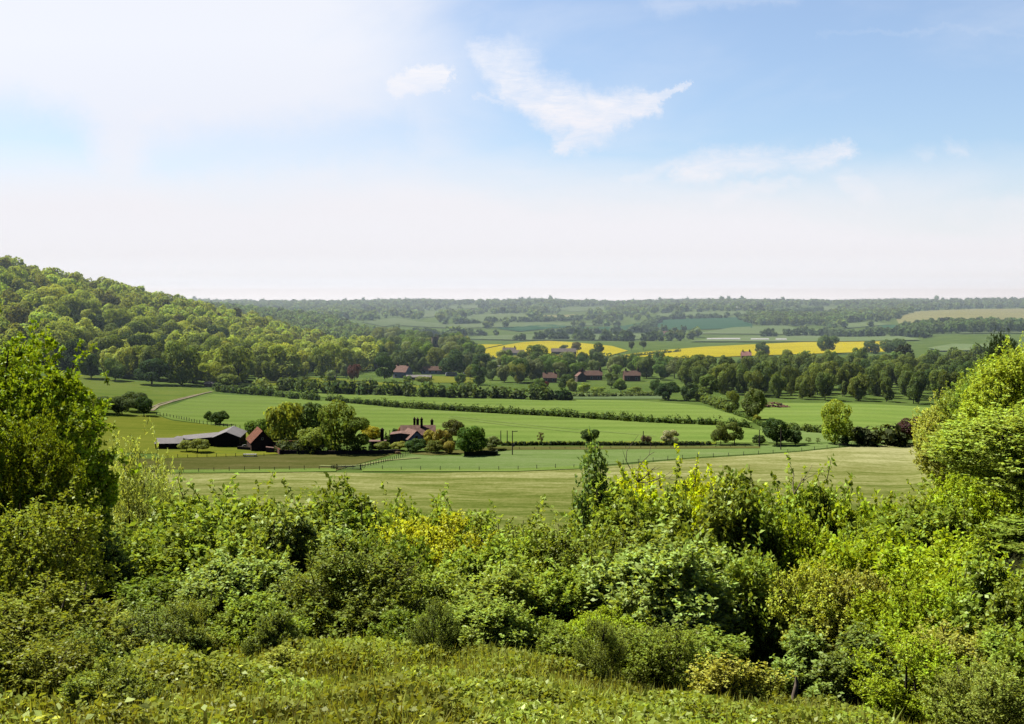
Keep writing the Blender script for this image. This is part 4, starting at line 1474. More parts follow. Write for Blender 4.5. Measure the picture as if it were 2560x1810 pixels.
# church tower
p = at(1088, 905)
t = thing("church_tower", "square grey stone church tower among the village trees", "church tower", p, R(12))
MB().box(-2.6, 2.6, -2.6, 2.6, -1, 15).build("wall", STONE, t)
par = MB()
for x in (-2.3, -.75, .75, 2.3):
    par.box(x - .45, x + .45, -2.75, -2.3, 15.003, 16).box(x - .45, x + .45, 2.3, 2.75, 15.003, 16)
for y in (-1.2, 0, 1.2):
    par.box(-2.75, -2.3, y - .35, y + .35, 15.003, 16).box(2.3, 2.75, y - .35, y + .35, 15.003, 16)
par.build("parapet", STONE, t)
MB().box(-.6, .6, -2.66, -2.61, 10.5, 13).build("belfry_opening", GLASS, t)
MB().tube([(2.2, 2.2, 15), (2.2, 2.2, 17.8)], [.7, .1], 6).build("stair_turret", STONE, t)
# polytunnels and caravans
for i, (a, b, lb) in enumerate([(1768, 1850, "first and longest white polytunnel behind the rape field"), (1878, 1922, "second white polytunnel behind the rape field"), (1940, 1966, "short third white polytunnel behind the rape field")]):
    D_ = 1330
    x0, x1 = (a - CX) / F * D_, (b - CX) / F * D_
    t = thing("polytunnel", lb, "polytunnel", ((x0 + x1) / 2, D_, tz((x0 + x1) / 2, D_)))
    m = MB()
    prof = [(math.cos(u) * 3.2, math.sin(u) * 2.9 - .2) for u in np.linspace(0, math.pi, 11)]
    m.prism([(x, z) for x, z in prof], -(x1 - x0) / 2, (x1 - x0) / 2)
    c = m.build("cover", WHITEM, t)
    c.rotation_euler = (0, 0, R(90))
    MB().box((x1 - x0) / 2 + .01, (x1 - x0) / 2 + .06, -.9, .9, 0, 1.9).build("door", GREYROOF, t)
for i, (px_, D_, lb) in enumerate([(1238, 735, "upper white caravan parked by the village trees"), (1246, 708, "lower white caravan with a dark window band"), (1128, 668, "pale caravan standing in the yellowish paddock"), (1172, 690, "small pale caravan half hidden by the upright oval tree")]):
    t = thing("caravan", lb, "caravan", at(px_, D_), R(4 + 3 * i))
    MB().prism([(-3.2, .5), (3.2, .5), (3.4, 1.4), (3.0, 2.5), (-3.0, 2.5), (-3.4, 1.4)], -1.1, 1.1).build("body", WHITEM, t)
    MB().box(-2.4, 2.4, -1.13, -1.105, 1.3, 1.9).build("window", GLASS, t)
    for x in (-.5, .4):
        MB().tube([(x, -1.0, .35), (x, 1.0, .35)], .35, 10).build("wheel", BLACKWOOD, t)
    MB().box(-2.5, 2.5, -.9, .9, .36, .499).build("chassis", BLACKWOOD, t)
cottage("grey_shed", "tiny dark shed by the end of the chalk track", "shed", 535, 578, 3, 5, 1.6, 2.4, BRICK, GREYROOF2, 92)

# ------------------------------------------------------------------ foreground shrubs and trees
def leaves(P, A, Nn, ln, wd):
    """pointed leaves: base P, axis A, facing Nn"""
    A = norm(A)
    S = norm(np.cross(A, Nn))
    Nn = np.cross(S, A)
    ln = np.broadcast_to(ln, (len(P),))[:, None]
    wdt = ln * wd * .5
    V = np.empty((len(P), 4, 3), np.float32)
    V[:, 0] = P
    V[:, 1] = P + A * ln * .45 + S * wdt + Nn * wdt * .35
    V[:, 2] = P + A * ln - Nn * ln * .12
    V[:, 3] = P + A * ln * .45 - S * wdt + Nn * wdt * .35
    return V


def tubes_mesh(name, segs, mat, sides=3):
    """many thin tapered twigs: segs = [(points (k,3), radii (k,))]"""
    Vs, Fs, off = [], [], 0
    ang = np.arange(sides) * 2 * math.pi / sides
    for pts, rad in segs:
        pts = np.asarray(pts, float)
        k = len(pts)
        d = norm(np.gradient(pts, axis=0))
        a = norm(np.cross(d, np.array([.31, .53, .79])))
        b = np.cross(d, a)
        ring = pts[:, None] + np.asarray(rad)[:, None, None] * (np.cos(ang)[None, :, None] * a[:, None] + np.sin(ang)[None, :, None] * b[:, None])
        Vs.append(ring.reshape(-1, 3))
        i, s = np.meshgrid(np.arange(k - 1), np.arange(sides), indexing='ij')
        i, s = i.ravel(), s.ravel()
        s2 = (s + 1) % sides
        Fs.append(np.stack([i * sides + s, i * sides + s2, (i + 1) * sides + s2, (i + 1) * sides + s], -1) + off)
        off += k * sides
    return mesh_np(name, np.concatenate(Vs), np.concatenate(Fs), mat, None, True)


TWIG = solid("twig_bark", (.10, .08, .055), .95, .4, 14)


def spray(kind, W, H, shoots, lps, slen, leaf, lw=.62, nl=26, up=.5, spread=.9, stick=.12, limbs=9, shell=(.76, 1.07), trunk_r=.05, single=False, droop=.0):
    """leafy shrub or tree W wide and H tall made of leafy shoots on branches; returns (foliage mesh, branch mesh)"""
    if kind == "bush":
        C, r = lobes_round(nl, .40, .52, .45, .09, .17, .95)
    elif kind == "dome":
        C, r = lobes_round(nl, .42, .46, .46, .09, .17, .9)
    elif kind == "tree":
        C, r = lobes_round(nl, .42, .6, .38, .10, .17, .8)
    elif kind == "upright":
        z = rng.uniform(.18, .88, nl)
        a = rng.uniform(0, 6.28, nl)
        rr = rng.uniform(0, .26, nl)
        C = np.stack([np.cos(a) * rr, np.sin(a) * rr, z], -1)
        r = rng.uniform(.10, .2, nl) * (1.15 - .5 * z)
    tips, Nn, li = crown_pts(C, r, int(shoots * .78), .2, *shell)
    tips2, Nn2, li2 = crown_pts(C, r, shoots - int(shoots * .78), .2, .35, .7)
    tips, li = np.concatenate([tips, tips2]), np.concatenate([li, li2])
    # a few shoots reach out of the outline
    far = rng.random(len(tips)) < stick
    out = norm(tips - np.array([0, 0, .4]))
    tips = tips + far[:, None] * (out * .05 + np.array([0, 0, .05])) * rng.uniform(.3, 1.6, (len(tips), 1))
    tips[:, 2] = np.maximum(tips[:, 2], .02)
    S = np.array([W, W, H])
    T = tips * S
    out = norm(T - np.array([0, 0, .42 * H]))
    d = norm(out * .8 + np.array([0, 0, up]) + .55 * rand_dirs(len(T)))
    ln = slen * rng.uniform(.5, 1.4, len(T)) * np.where(far, 1.3, 1)
    n = len(T)
    s = (np.arange(lps) + rng.random((n, lps))) / lps
    s = s ** .8
    bend = rand_dirs(n) * .18 + np.array([0, 0, -droop])
    base = T - d * ln[:, None]
    P = base[:, None] + d[:, None] * (ln[:, None] * s)[..., None] + bend[:, None] * (ln[:, None] * s ** 2)[..., None]
    m = n * lps
    P = P.reshape(m, 3)
    dd = np.repeat(d, lps, 0)
    A = norm(dd * .55 + spread * rand_dirs(m))
    NN = norm(np.array([0, 0, .4]) + .45 * np.repeat(out, lps, 0) + .75 * rand_dirs(m))
    P = P + rand_dirs(m) * leaf * .5
    size = leaf * rng.uniform(.55, 1.25, m)
    V = leaves(P, A, NN, size * 1.22, lw)
    lr = rng.random(len(r))
    tip_light = s.ravel()
    rnd = np.clip(.5 * rng.random(m) + .25 * np.repeat(lr[li], lps) + .25 * tip_light, 0, 1)
    fol = cards_mesh("foliage", V, rnd, None, LEAF_NEAR)
    segs = []
    sub_ = rng.choice(n, min(n, max(60, n // 3)), replace=False)
    for i in sub_:
        ss = np.array([0, .5, 1.0])
        pts = base[i] + d[i] * (ln[i] * ss)[:, None] + bend[i] * (ln[i] * ss ** 2)[:, None]
        segs.append((pts, np.array([.010, .007, .003]) * (1 + .6 * (W > 4))))
    Cw = C * S
    sel = rng.permutation(len(C))[:max(limbs, 4)]
    root_pts = []
    for q in sel:
        a = rng.uniform(0, 6.28)
        b0 = np.array([math.cos(a), math.sin(a), 0]) * (.02 if single else .06 * W)
        mid = b0 * .6 + Cw[q] * np.array([.35, .35, .5]) + rng.normal(0, .03 * W, 3)
        if single:
            mid = np.array([0, 0, H * .22]) + Cw[q] * np.array([.3, .3, .3])
            b0 = np.array([0, 0, H * .12])
        b0[2] = max(b0[2], -.15)
        segs.append((np.array([b0, mid, Cw[q], Cw[q] * 1.12 + np.array([0, 0, .03 * H])]), np.array([1, .7, .4, .15]) * trunk_r))
        # side branches towards neighbouring lobes
        near = np.argsort(((Cw - Cw[q]) ** 2).sum(1))[1:4]
        for t_ in near:
            segs.append((np.array([mid * .4 + Cw[q] * .6, (Cw[q] + Cw[t_]) / 2 + rng.normal(0, .02 * W, 3), Cw[t_]]), np.array([.4, .25, .1]) * trunk_r))
    if single:
        segs.append((np.array([[0, 0, -.3], [.02 * W, 0, H * .15], [0, .02 * W, H * .4]]), np.array([1.7, 1.3, .9]) * trunk_r))
    br = tubes_mesh("branches", segs, TWIG, 4)
    return fol, br


FG = {
    "hazel": [spray("bush", 3.0, 3.6, 1500, 22, .42, .085, .66, trunk_r=.045) for _ in range(3)],
    "dogwood": [spray("dome", 3.0, 3.0, 1500, 22, .38, .078, .6, 28, trunk_r=.035) for _ in range(3)],
    "thorn": [spray("bush", 3.0, 3.6, 1500, 20, .30, .05, .7, 30, trunk_r=.04, up=.35) for _ in range(2)],
    "maple": [spray("dome", 4.2, 4.4, 2600, 20, .30, .062, .8, 40, up=.3, stick=.06, trunk_r=.05) for _ in range(2)],
    "upright": [spray("upright", 1.6, 4.2, 380, 20, .40, .08, .7, 20, up=.8, stick=.25, limbs=6, trunk_r=.03)],
    "oak": [spray("tree", 10.0, 10.5, 4600, 20, .42, .13, .66, 58, up=.05, limbs=22, trunk_r=.12, single=True, stick=.06)],
    "ash": [spray("tree", 5.5, 7.0, 1000, 22, .62, .13, .36, 26, up=.35, limbs=12, trunk_r=.06, stick=.25, droop=.15)],
    "sycamore": [spray("bush", 7.0, 8.5, 3400, 20, .42, .105, .75, 60, up=.35, limbs=16, trunk_r=.07)],
    "privet": [spray("dome", 2.2, 2.6, 1700, 20, .28, .048, .55, 34, up=.6, limbs=10, trunk_r=.02, stick=.2)],
    "briar": [spray("upright", 1.2, 2.0, 240, 18, .34, .05, .62, 16, up=.8, stick=.35, limbs=7, trunk_r=.014)],
}
_use, _ext = {}, {}


def shrub(kind, px, pyt, w, D, color, label, name="shrub", cat="bush", pyb=None, sink=.1, group=None):
    """stand a plant on the land at distance D so that its top reaches photo row pyt"""
    fol, br = FG[kind][_use.get(kind, 0) % len(FG[kind])]
    _use[kind] = _use.get(kind, 0) + 1
    x = (px - CX) / F * D
    z = tz(x, D)
    top = pt(px, pyt, D)[2]
    t = thing(name, label, cat, (x, D, z - sink), random.uniform(0, 6.28), group)
    if fol.name not in _ext:
        co = np.empty(len(fol.vertices) * 3, np.float32)
        fol.vertices.foreach_get("co", co)
        co = co.reshape(-1, 3)
        big = kind in ("oak", "sycamore", "ash", "upright")
        _ext[fol.name] = (2.1 * np.percentile(np.abs(co[:, :2]), 99) if big else 1.82 * np.percentile(np.abs(co[:, :2]), 97), np.percentile(co[:, 2], 99.5 if big or kind == "maple" else 98))
    nw, nh = _ext[fol.name]
    s = w * D / F / nw
    t.scale = (s, s, max(.25, (top - z + sink) / nh))
    o = link("foliage", fol, t)
    v = random.uniform(.92, 1.1)
    o.color = (color[0] * v, color[1] * v, color[2] * v, 1)
    link("branches", br, t)
    return t


HZ_ = (.118, .158, .024)
HD_ = (.080, .112, .016)
DG_ = (.130, .170, .032)
YG_ = (.225, .270, .008)
GG_ = (.155, .205, .014)
WB_ = (.140, .185, .050)
TH_ = (.095, .120, .022)
GO_ = (.185, .21, .03)

FGL = [
    # back row, seen against the pale field
    ("hazel", 330, 1320, 300, 31, HD_, "back row bush between the ash and the leftmost thicket top"),
    ("hazel", 470, 1268, 320, 31, HZ_, "back row bush with the first twiggy top right of the ash"),
    ("dogwood", 610, 1268, 300, 32, HZ_, "back row bush with a rounded top, second right of the ash"),
    ("hazel", 750, 1290, 280, 31, DG_, "back row bush left of the highest middle bush top"),
    ("hazel", 905, 1250, 270, 30, HD_, "back row bush with the highest pointed top left of the yellow maple"),
    ("dogwood", 1030, 1285, 260, 31, HZ_, "back row bush behind the left yellow maple"),
    ("hazel", 1150, 1290, 260, 31, HZ_, "back row bush just right of the left yellow maple"),
    ("thorn", 1260, 1310, 260, 30, TH_, "back row thorn left of the tall sapling"),
    ("hazel", 1370, 1330, 260, 30, DG_, "back row bush right behind the foot of the tall sapling"),
    ("thorn", 1440, 1340, 240, 29, TH_, "thorn bush under the tall sapling on its right"),
    ("hazel", 1930, 1245, 260, 30, HD_, "dark back row bush right of the yellow green maples"),
    ("hazel", 2060, 1225, 240, 31, HZ_, "back row bush below the field's right end"),
    ("dogwood", 2170, 1270, 260, 30, GG_, "yellowish back row bush left of the sycamore"),
    # yellow green maples
    ("maple", 1610, 1180, 330, 29, YG_, "bright yellow green field maple right of the tall sapling", "maple_tree"),
    ("maple", 1800, 1195, 380, 30, YG_, "wider bright yellow green field maple, right one of the pair", "maple_tree"),
    ("maple", 1090, 1300, 330, 26, (.22, .24, .02), "yellow topped maple bush in the middle of the thicket", "maple_tree"),
    # middle row
    ("dogwood", 340, 1375, 300, 25, HD_, "dark bush in the shade right of the big oak"),
    ("hazel", 470, 1345, 280, 25, HZ_, "bush in the middle rows below the first twiggy top"),
    ("dogwood", 640, 1345, 280, 24, DG_, "broad bush in the middle rows left of the centre"),
    ("hazel", 790, 1320, 270, 24, WB_, "pale leaved bush left of the yellow topped maple"),
    ("dogwood", 960, 1370, 240, 23, HD_, "dark bush under the yellow topped maple on its left"),
    ("hazel", 1190, 1385, 260, 23, HZ_, "bush right of the yellow topped maple's shaded side"),
    ("dogwood", 1340, 1375, 270, 23, HZ_, "bush in the middle rows below the tall sapling"),
    ("thorn", 1490, 1350, 260, 23, TH_, "dense thorn bush below the left of the bright maples"),
    ("hazel", 1590, 1280, 270, 25, HZ_, "tall bush in front of the left bright maple"),
    ("hazel", 1750, 1265, 280, 25, DG_, "tall bush in front of the gap between the bright maples"),
    ("dogwood", 1895, 1310, 260, 25, HD_, "dark bush in front of the right bright maple"),
    ("maple", 2040, 1310, 270, 25, GG_, "yellow green bush left of the sycamore's lower branches"),
    ("dogwood", 2185, 1370, 270, 23, GG_, "broad yellow green bush under the sycamore"),
    # front rows
    ("dogwood", 400, 1470, 290, 17, HD_, "front row dark bush nearest the left shade"),
    ("hazel", 590, 1420, 250, 17, WB_, "front row pale bush left of the round privet"),
    ("privet", 885, 1395, 310, 15.2, TH_, "rounded dense dark green bush with bare twigs at its foot", "privet_bush"),
    ("hazel", 735, 1450, 190, 17, WB_, "pale bush tucked behind the round privet on its left"),
    ("dogwood", 1080, 1450, 210, 16.5, DG_, "front row bush right of the round privet"),
    ("hazel", 1235, 1440, 240, 16, DG_, "front row bush in the centre of the thicket"),
    ("hazel", 1410, 1450, 230, 16, HZ_, "front row bush right of the centre"),
    ("maple", 1520, 1560, 200, 14.6, GG_, "front row bush with a yellow green spray reaching left"),
    ("hazel", 1650, 1385, 300, 15.6, WB_, "large pale front row bush right of the centre"),
    ("dogwood", 1845, 1410, 250, 16, HZ_, "front row bush with deep shade at its right foot"),
    ("thorn", 2000, 1440, 230, 15.5, GO_, "yellowish front row thorn behind the dark hollow"),
    ("maple", 2150, 1430, 260, 15.4, (.165, .175, .034), "olive gold front row bush above the dark hollow"),
    ("maple", 2310, 1440, 280, 14.4, GG_, "bright yellow green front row bush under the sycamore"),
    ("dogwood", 2450, 1450, 280, 15.4, GG_, "front row bush at the foot of the sycamore trunk"),
    ("hazel", 2570, 1420, 260, 13.4, HZ_, "front row bush cut by the right picture edge"),
    # right edge trees and lower shrubs
    ("sycamore", 2650, 1025, 560, 25, (.165, .215, .035), "tall sunlit leafy tree filling the right edge", "sycamore_tree", "tree"),
    ("sycamore", 2430, 1190, 280, 30, GG_, "smaller leafy tree behind the tall right edge tree on its left", "sycamore_tree", "tree"),
    ("sycamore", 2530, 1060, 300, 45, (.12, .165, .03), "leafy tree farther up the slope behind the tall right edge tree", "sycamore_tree", "tree"),
    ("privet", 2400, 1600, 300, 12.5, (.17, .18, .035), "low olive shrub at the bottom right", "privet_bush"),
    ("dogwood", 2570, 1590, 240, 12, HZ_, "grey green shrub in the bottom right corner"),
    ("privet", 2230, 1680, 220, 12.5, GO_, "small yellowish shrub left of the olive shrub at the bottom right", "privet_bush"),
    ("privet", 640, 1690, 120, 13, GG_, "small upright bush in front of the round privet, far left", "privet_bush"),
    # left edge
    ("oak", -120, 832, 760, 34, (.10, .145, .010), "big dark oak filling the left edge", "oak_tree", "tree"),
    ("oak", 0, 1040, 420, 22, (.085, .112, .008), "lower oak limb cluster growing at the foot of the big oak", "oak_tree", "tree"),
    ("ash", 330, 1095, 220, 42, (.19, .23, .07), "pale feathery ash behind the oak's right side", "ash_tree", "tree"),
    ("ash", 390, 1200, 130, 40, (.15, .19, .06), "low outlying ash branchlets right of the pale ash", "ash_tree", "tree"),
    ("thorn", 60, 1280, 320, 14, (.115, .14, .018), "upper yellow tinged thorn shrub against the oak's shade"),
    ("privet", 60, 1500, 380, 10.5, (.115, .135, .018), "lower yellow tinged shrub in the bottom left corner", "privet_bush"),
    ("privet", 230, 1560, 260, 12, (.14, .16, .03), "sprawling shrub right of the bottom left corner shrub", "privet_bush"),
    ("privet", 40, 1620, 330, 8.6, (.105, .12, .016), "lowest yellow tinged shrub cut by the bottom left corner", "privet_bush"),
    ("hazel", 210, 1390, 220, 22, (.06, .085, .02), "shaded bush in the dark hollow below the oak"),
    ("hazel", 2300, 1290, 260, 27, HZ_, "upright bush at the left foot of the tall right edge tree"),
    ("dogwood", 2380, 1380, 300, 21, GG_, "bright bush in front of the tall right edge tree"),
    ("dogwood", 1760, 1600, 260, 13.5, HZ_, "near bush right of the open scrub, left of the dark hollow"),
    ("hazel", 2110, 1600, 240, 12.5, (.10, .135, .03), "near shaded bush above the stump"),
    ("thorn", 2290, 1610, 240, 11.8, GG_, "near yellow green thorn at the bottom right"),
    ("thorn", 2480, 1680, 220, 10.5, (.13, .16, .03), "lowest thorn in the bottom right corner"),
    ("privet", 250, 1660, 220, 10.5, (.13, .145, .026), "low olive shrub right of the bottom left corner", "privet_bush"),
    ("thorn", 490, 1565, 190, 13.6, (.10, .13, .02), "bush at the thicket edge with its left side against the oak shade"),
    ("hazel", 640, 1560, 190, 13.4, HZ_, "leafy bush at the thicket edge just left of the dry twigs"),
    ("dogwood", 1010, 1570, 180, 13.2, HD_, "dark leafy bush at the thicket edge just right of the round privet"),
    ("hazel", 1210, 1565, 190, 13.0, DG_, "leafy bush at the thicket edge in the centre"),
    ("dogwood", 1370, 1575, 190, 12.9, HZ_, "bush at the thicket edge beside the bright rounded low one"),
    ("thorn", 1640, 1580, 200, 12.6, (.105, .135, .02), "bush at the thicket edge below the large pale bush"),
    ("dogwood", 2680, 1330, 320, 22, HZ_, "bush climbing the bank at the right edge, behind the cut one"),
    ("thorn", 2650, 1560, 240, 12.5, HD_, "dark thorn at the very edge of the bottom right"),
    ("privet", 1090, 1640, 190, 13.6, (.14, .16, .032), "low spreading olive bush in front of the thicket", "privet_bush"),
    ("privet", 425, 1655, 120, 13.2, (.15, .17, .03), "low bush at the front edge of the left shade", "privet_bush"),
    # saplings
    ("upright", 1475, 1122, 125, 27, (.085, .125, .035), "tall slim sapling standing up against the pale field", "sapling", "tree"),
    ("upright", 1505, 1200, 70, 27, (.075, .11, .03), "second dark stem of foliage close to the tall slim sapling", "sapling", "tree"),
    ("briar", 1815, 1650, 130, 11.5, (.20, .20, .035), "yellow green briar shoots before the dark hollow, left one", "briar"),
    ("briar", 1895, 1675, 120, 11.5, (.19, .20, .035), "yellow green briar shoots before the dark hollow, right one", "briar"),
    ("briar", 500, 1655, 110, 13, (.17, .18, .035), "upright briar at the left edge of the open scrub", "briar"),
    ("briar", 1290, 1690, 120, 13, (.18, .19, .04), "thin briar shoots in front of the centre bushes", "briar"),
    ("briar", 700, 1720, 110, 11, (.16, .18, .03), "small briar standing in the open scrub near the front", "briar"),
]
for a in FGL:
    a = list(a)
    if a[4] >= 28 and a[0] in ("hazel", "dogwood", "thorn", "maple"):
        a[2] += 22
    shrub(*a)

for px_, pb, w_, h_, D_, k_, c_, lb in BANK:
    x_ = (px_ - CX) / F * D_
    top_ = max(pb - h_, 880 + max(0, 2560 - px_) * .55)
    H_ = pt(px_, top_, D_)[2] - tz(x_, D_)
    shrub("sycamore", px_, top_, max(w_, .78 * H_ * F / D_), D_, c_, lb, "bank_tree", "tree")
shrub("oak", 2512, 842, 120, 215, (.016, .026, .010), "dark pine rising above the right bank", "pine_tree", "tree")
for k in range(12):
    D_ = random.uniform(7.8, 13.0)
    px_ = random.uniform(150, 1750)
    x_ = (px_ - CX) / F * D_
    top_ = tz(x_, D_) + random.uniform(.25, .5)
    cz_ = px_of(x_, D_, top_)
    shrub(random.choice(["privet", "thorn", "dogwood"]), px_, cz_[1], random.uniform(.4, .8) * F / D_, D_, random.choice([(.10, .125, .025), (.13, .15, .028), (.085, .11, .025), (.15, .16, .03)]),
          "low bramble clump in the open scrub at the front", "bramble_clump", "bush", group="bramble clumps in the front scrub")

# thin bare shoots that stand out of the thicket
def dead_branch(label, px, py, D, n, ln, spreadz=.5, lift=.0, name="dead_branch"):
    p = pt(px, py, D)
    p[2] += lift
    t = thing(name, label, "dead branch", p)
    segs = []
    for k in range(n):
        q = np.zeros(3)
        d = norm(np.array([random.uniform(-1, 1), random.uniform(-.5, .2), random.uniform(-.1, spreadz)]))
        pts = [q.copy()]
        for j in range(5):
            d = norm(d + np.array([random.gauss(0, .3), random.gauss(0, .2), random.gauss(0, .25)]))
            q = q + d * ln / 5 * random.uniform(.7, 1.2)
            pts.append(q.copy())
            if random.random() < .5:
                e = norm(d + np.array([random.gauss(0, .7), random.gauss(0, .4), random.gauss(0, .6)]))
                segs.append((np.array([q, q + e * ln * .15, q + e * ln * .28 + np.array([0, 0, .02])]), np.array([.006, .005, .003])))
        segs.append((np.array(pts), np.linspace(.014, .005, 6)))
    link("twigs", tubes_mesh("twigs", segs, DRYWOOD, 5), t)


dead_branch("tangle of pale dry twigs at the foot of the round privet", 868, 1622, 16.2, 6, .55, .8)
dead_branch("pale dry twigs in the shade left of the round privet", 655, 1612, 17.2, 3, .45, .9)
dead_branch("dry fallen twigs at the thicket edge left of the centre", 740, 1682, 14.5, 3, .5, .3)
dead_branch("long bare pale branch across the dark gap in the thicket", 1235, 1515, 17.5, 2, .7, .2)
dead_branch("bare twigs in the low olive bush", 1150, 1660, 13.6, 3, .5, .7)
dead_branch("bare twigs at the bottom of the dark hollow", 2080, 1760, 12.5, 4, .5, .6)
dead_branch("bare shoots rising beside the left bright maple", 1595, 1205, 26.5, 4, 1.0, 2.5)
dead_branch("bare curved shoots beside the right bright maple", 1985, 1235, 27.5, 3, .8, 2.5)
p = hit(1985, 1795)
t = thing("tree_stump", "thin broken pale stump in the dark hollow at the bottom right", "stump", p)
t.scale = (.8, .8, .9)
link("trunk", tubes_mesh("trunk", [(np.array([[0, 0, -.1], [.02, 0, .12], [0, .01, .25], [.03, 0, .4], [.02, 0, .5]]), np.array([.06, .045, .04, .03, .012]))], DRYWOOD, 9), t)


# ------------------------------------------------------------------ scrub floor (uncountable)
def vnoise(x, y, s, seed):
    rs = np.random.default_rng(seed)
    g = rs.random((64, 64))
    u, v = (x / s) % 64, (y / s) % 64
    i, j = u.astype(int), v.astype(int)
    fu, fv = u - i, v - j
    fu, fv = fu * fu * (3 - 2 * fu), fv * fv * (3 - 2 * fv)
    i2, j2 = (i + 1) % 64, (j + 1) % 64
    return (g[i, j] * (1 - fu) + g[i2, j] * fu) * (1 - fv) + (g[i, j2] * (1 - fu) + g[i2, j2] * fu) * fv


def floor_cover(name, label, n, kind, color, dens=lambda x, y: np.ones_like(x), ymin=6.5, ymax=15.5, leaf=.045):
    m = n * 3
    y = ymin + (ymax - ymin) * rng.random(m) ** .8
    x = (rng.random(m) - .5) * 1.06 * y * (1 + .5 * (y > 15.9))
    keep = rng.random(m) < dens(x, y)
    x, y = x[keep][:n], y[keep][:n]
    n = len(x)
    h = (.05 + .62 * np.clip(vnoise(x, y, .8, 3) - .25, 0, 1) ** 1.5 + .16 * vnoise(x, y, .28, 5)) * np.interp(y, [6, 9, 13, 16], [1.35, 1.0, .55, .3])
    z = terr(x, y)
    if kind == "leaf":
        t = rng.random(n) ** .45
        P = np.column_stack([x, y, z + h * t])
        A = rand_dirs(n)
        A[:, 2] = np.abs(A[:, 2]) * .6
        Nn = norm(np.array([0, 0, .9]) + .75 * rand_dirs(n))
        V = leaves(P, A, Nn, leaf * rng.uniform(.5, 1.4, n), .65)
        rnd = np.clip(.25 + .4 * t + .35 * rng.random(n) - .0, 0, 1)
        tre = vnoise(x, y, .6, 9)
    else:
        P = np.column_stack([x, y, z + h * rng.random(n) * .3])
        A = norm(np.array([0, 0, 1.0]) + .45 * rand_dirs(n))
        Nn = norm(rand_dirs(n) + np.array([0, -.2, .2]))
        V = leaves(P, A, Nn, (.14 + .5 * h) * rng.uniform(.6, 1.2, n), .06)
        rnd = rng.random(n)
        tre = vnoise(x, y, .6, 11)
    o = link(name, cards_mesh(name, V, rnd, tre, LEAF_NEAR))
    o.color = (*color, 1)
    tag(o, label, kind="stuff")


floor_cover("undergrowth", "low tangled scrub and bramble covering the ground at the front", 180000, "leaf", (.088, .10, .015), leaf=.052)
floor_cover("grass", "rough grass growing through the scrub at the front", 45000, "blade", (.115, .12, .026),
            lambda x, y: np.clip(vnoise(x, y, 1.4, 21) * 1.6 - .35, 0.05, 1))
floor_cover("brambles", "larger pale bramble leaves among the front scrub", 2600, "leaf", (.22, .25, .09),
            lambda x, y: np.clip((np.exp(-((x + 3.0) / .8) ** 2) + .5 * np.exp(-((x - .5) / 1.2) ** 2)) * (y < 9.5), 0.02, 1), 6.3, 12, .055)
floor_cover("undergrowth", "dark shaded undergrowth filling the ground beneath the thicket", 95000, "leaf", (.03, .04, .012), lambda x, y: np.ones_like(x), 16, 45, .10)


# ------------------------------------------------------------------ haze, sky and light
SUN_AZ, SUN_EL = -66.0, 54.0
hz = MB().box(-4500, 4500, 420, 5600, -60, 95).build("haze", None or bpy.data.materials.new("haze_air"))
hm = hz.data.materials[0]
hm.use_nodes = True
nt = hm.node_tree
nt.nodes.clear()
o_ = nt.nodes.new("ShaderNodeOutputMaterial")
vs = nt.nodes.new("ShaderNodeVolumeScatter")
vs.inputs["Color"].default_value = (.67, .85, 1.0, 1)
vs.inputs["Density"].default_value = 2.9e-4
vs.inputs["Anisotropy"].default_value = .2
nt.links.new(vs.outputs[0], o_.inputs["Volume"])
tag(hz, "thin blue summer haze lying over the far valley", kind="stuff")

w = bpy.data.worlds.new("World")
scene.world = w
w.use_nodes = True
nt = w.node_tree
nt.nodes.clear()
L = nt.links
wo = nt.nodes.new("ShaderNodeOutputWorld")
bg = nt.nodes.new("ShaderNodeBackground")
sky = nt.nodes.new("ShaderNodeTexSky")
sky.sky_type = 'NISHITA'
sky.sun_disc = False
sky.sun_elevation = R(SUN_EL)
sky.sun_rotation = R(SUN_AZ)
sky.air_density = 1.0
sky.dust_density = .6
sky.ozone_density = 1.2
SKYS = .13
tc = nt.nodes.new("ShaderNodeTexCoord").outputs["Generated"]
sp = nt.nodes.new("ShaderNodeSeparateXYZ")
L.new(tc, sp.inputs[0])
ysafe = mathn(nt, 'MAXIMUM', sp.outputs[1], .15)
P_ = mathn(nt, 'DIVIDE', sp.outputs[0], ysafe)
Q_ = mathn(nt, 'DIVIDE', sp.outputs[2], ysafe)
cb = nt.nodes.new("ShaderNodeCombineXYZ")
L.new(P_, cb.inputs[0])
L.new(Q_, cb.inputs[1])
pq0 = cb.outputs[0]
# ragged cloud edges: displace the sky directions with noise
nz = nt.nodes.new("ShaderNodeTexNoise")
nz.inputs["Scale"].default_value = 17
nz.inputs["Detail"].default_value = 10
nz.inputs["Roughness"].default_value = .72
L.new(pq0, nz.inputs["Vector"])
vm = nt.nodes.new("ShaderNodeVectorMath")
vm.operation = 'SUBTRACT'
L.new(nz.outputs["Color"], vm.inputs[0])
vm.inputs[1].default_value = (.5, .5, .5)
vm2 = nt.nodes.new("ShaderNodeVectorMath")
vm2.operation = 'MULTIPLY_ADD'
L.new(vm.outputs[0], vm2.inputs[0])
vm2.inputs[1].default_value = (.062, .046, 0)
L.new(pq0, vm2.inputs[2])
pq = vm2.outputs[0]


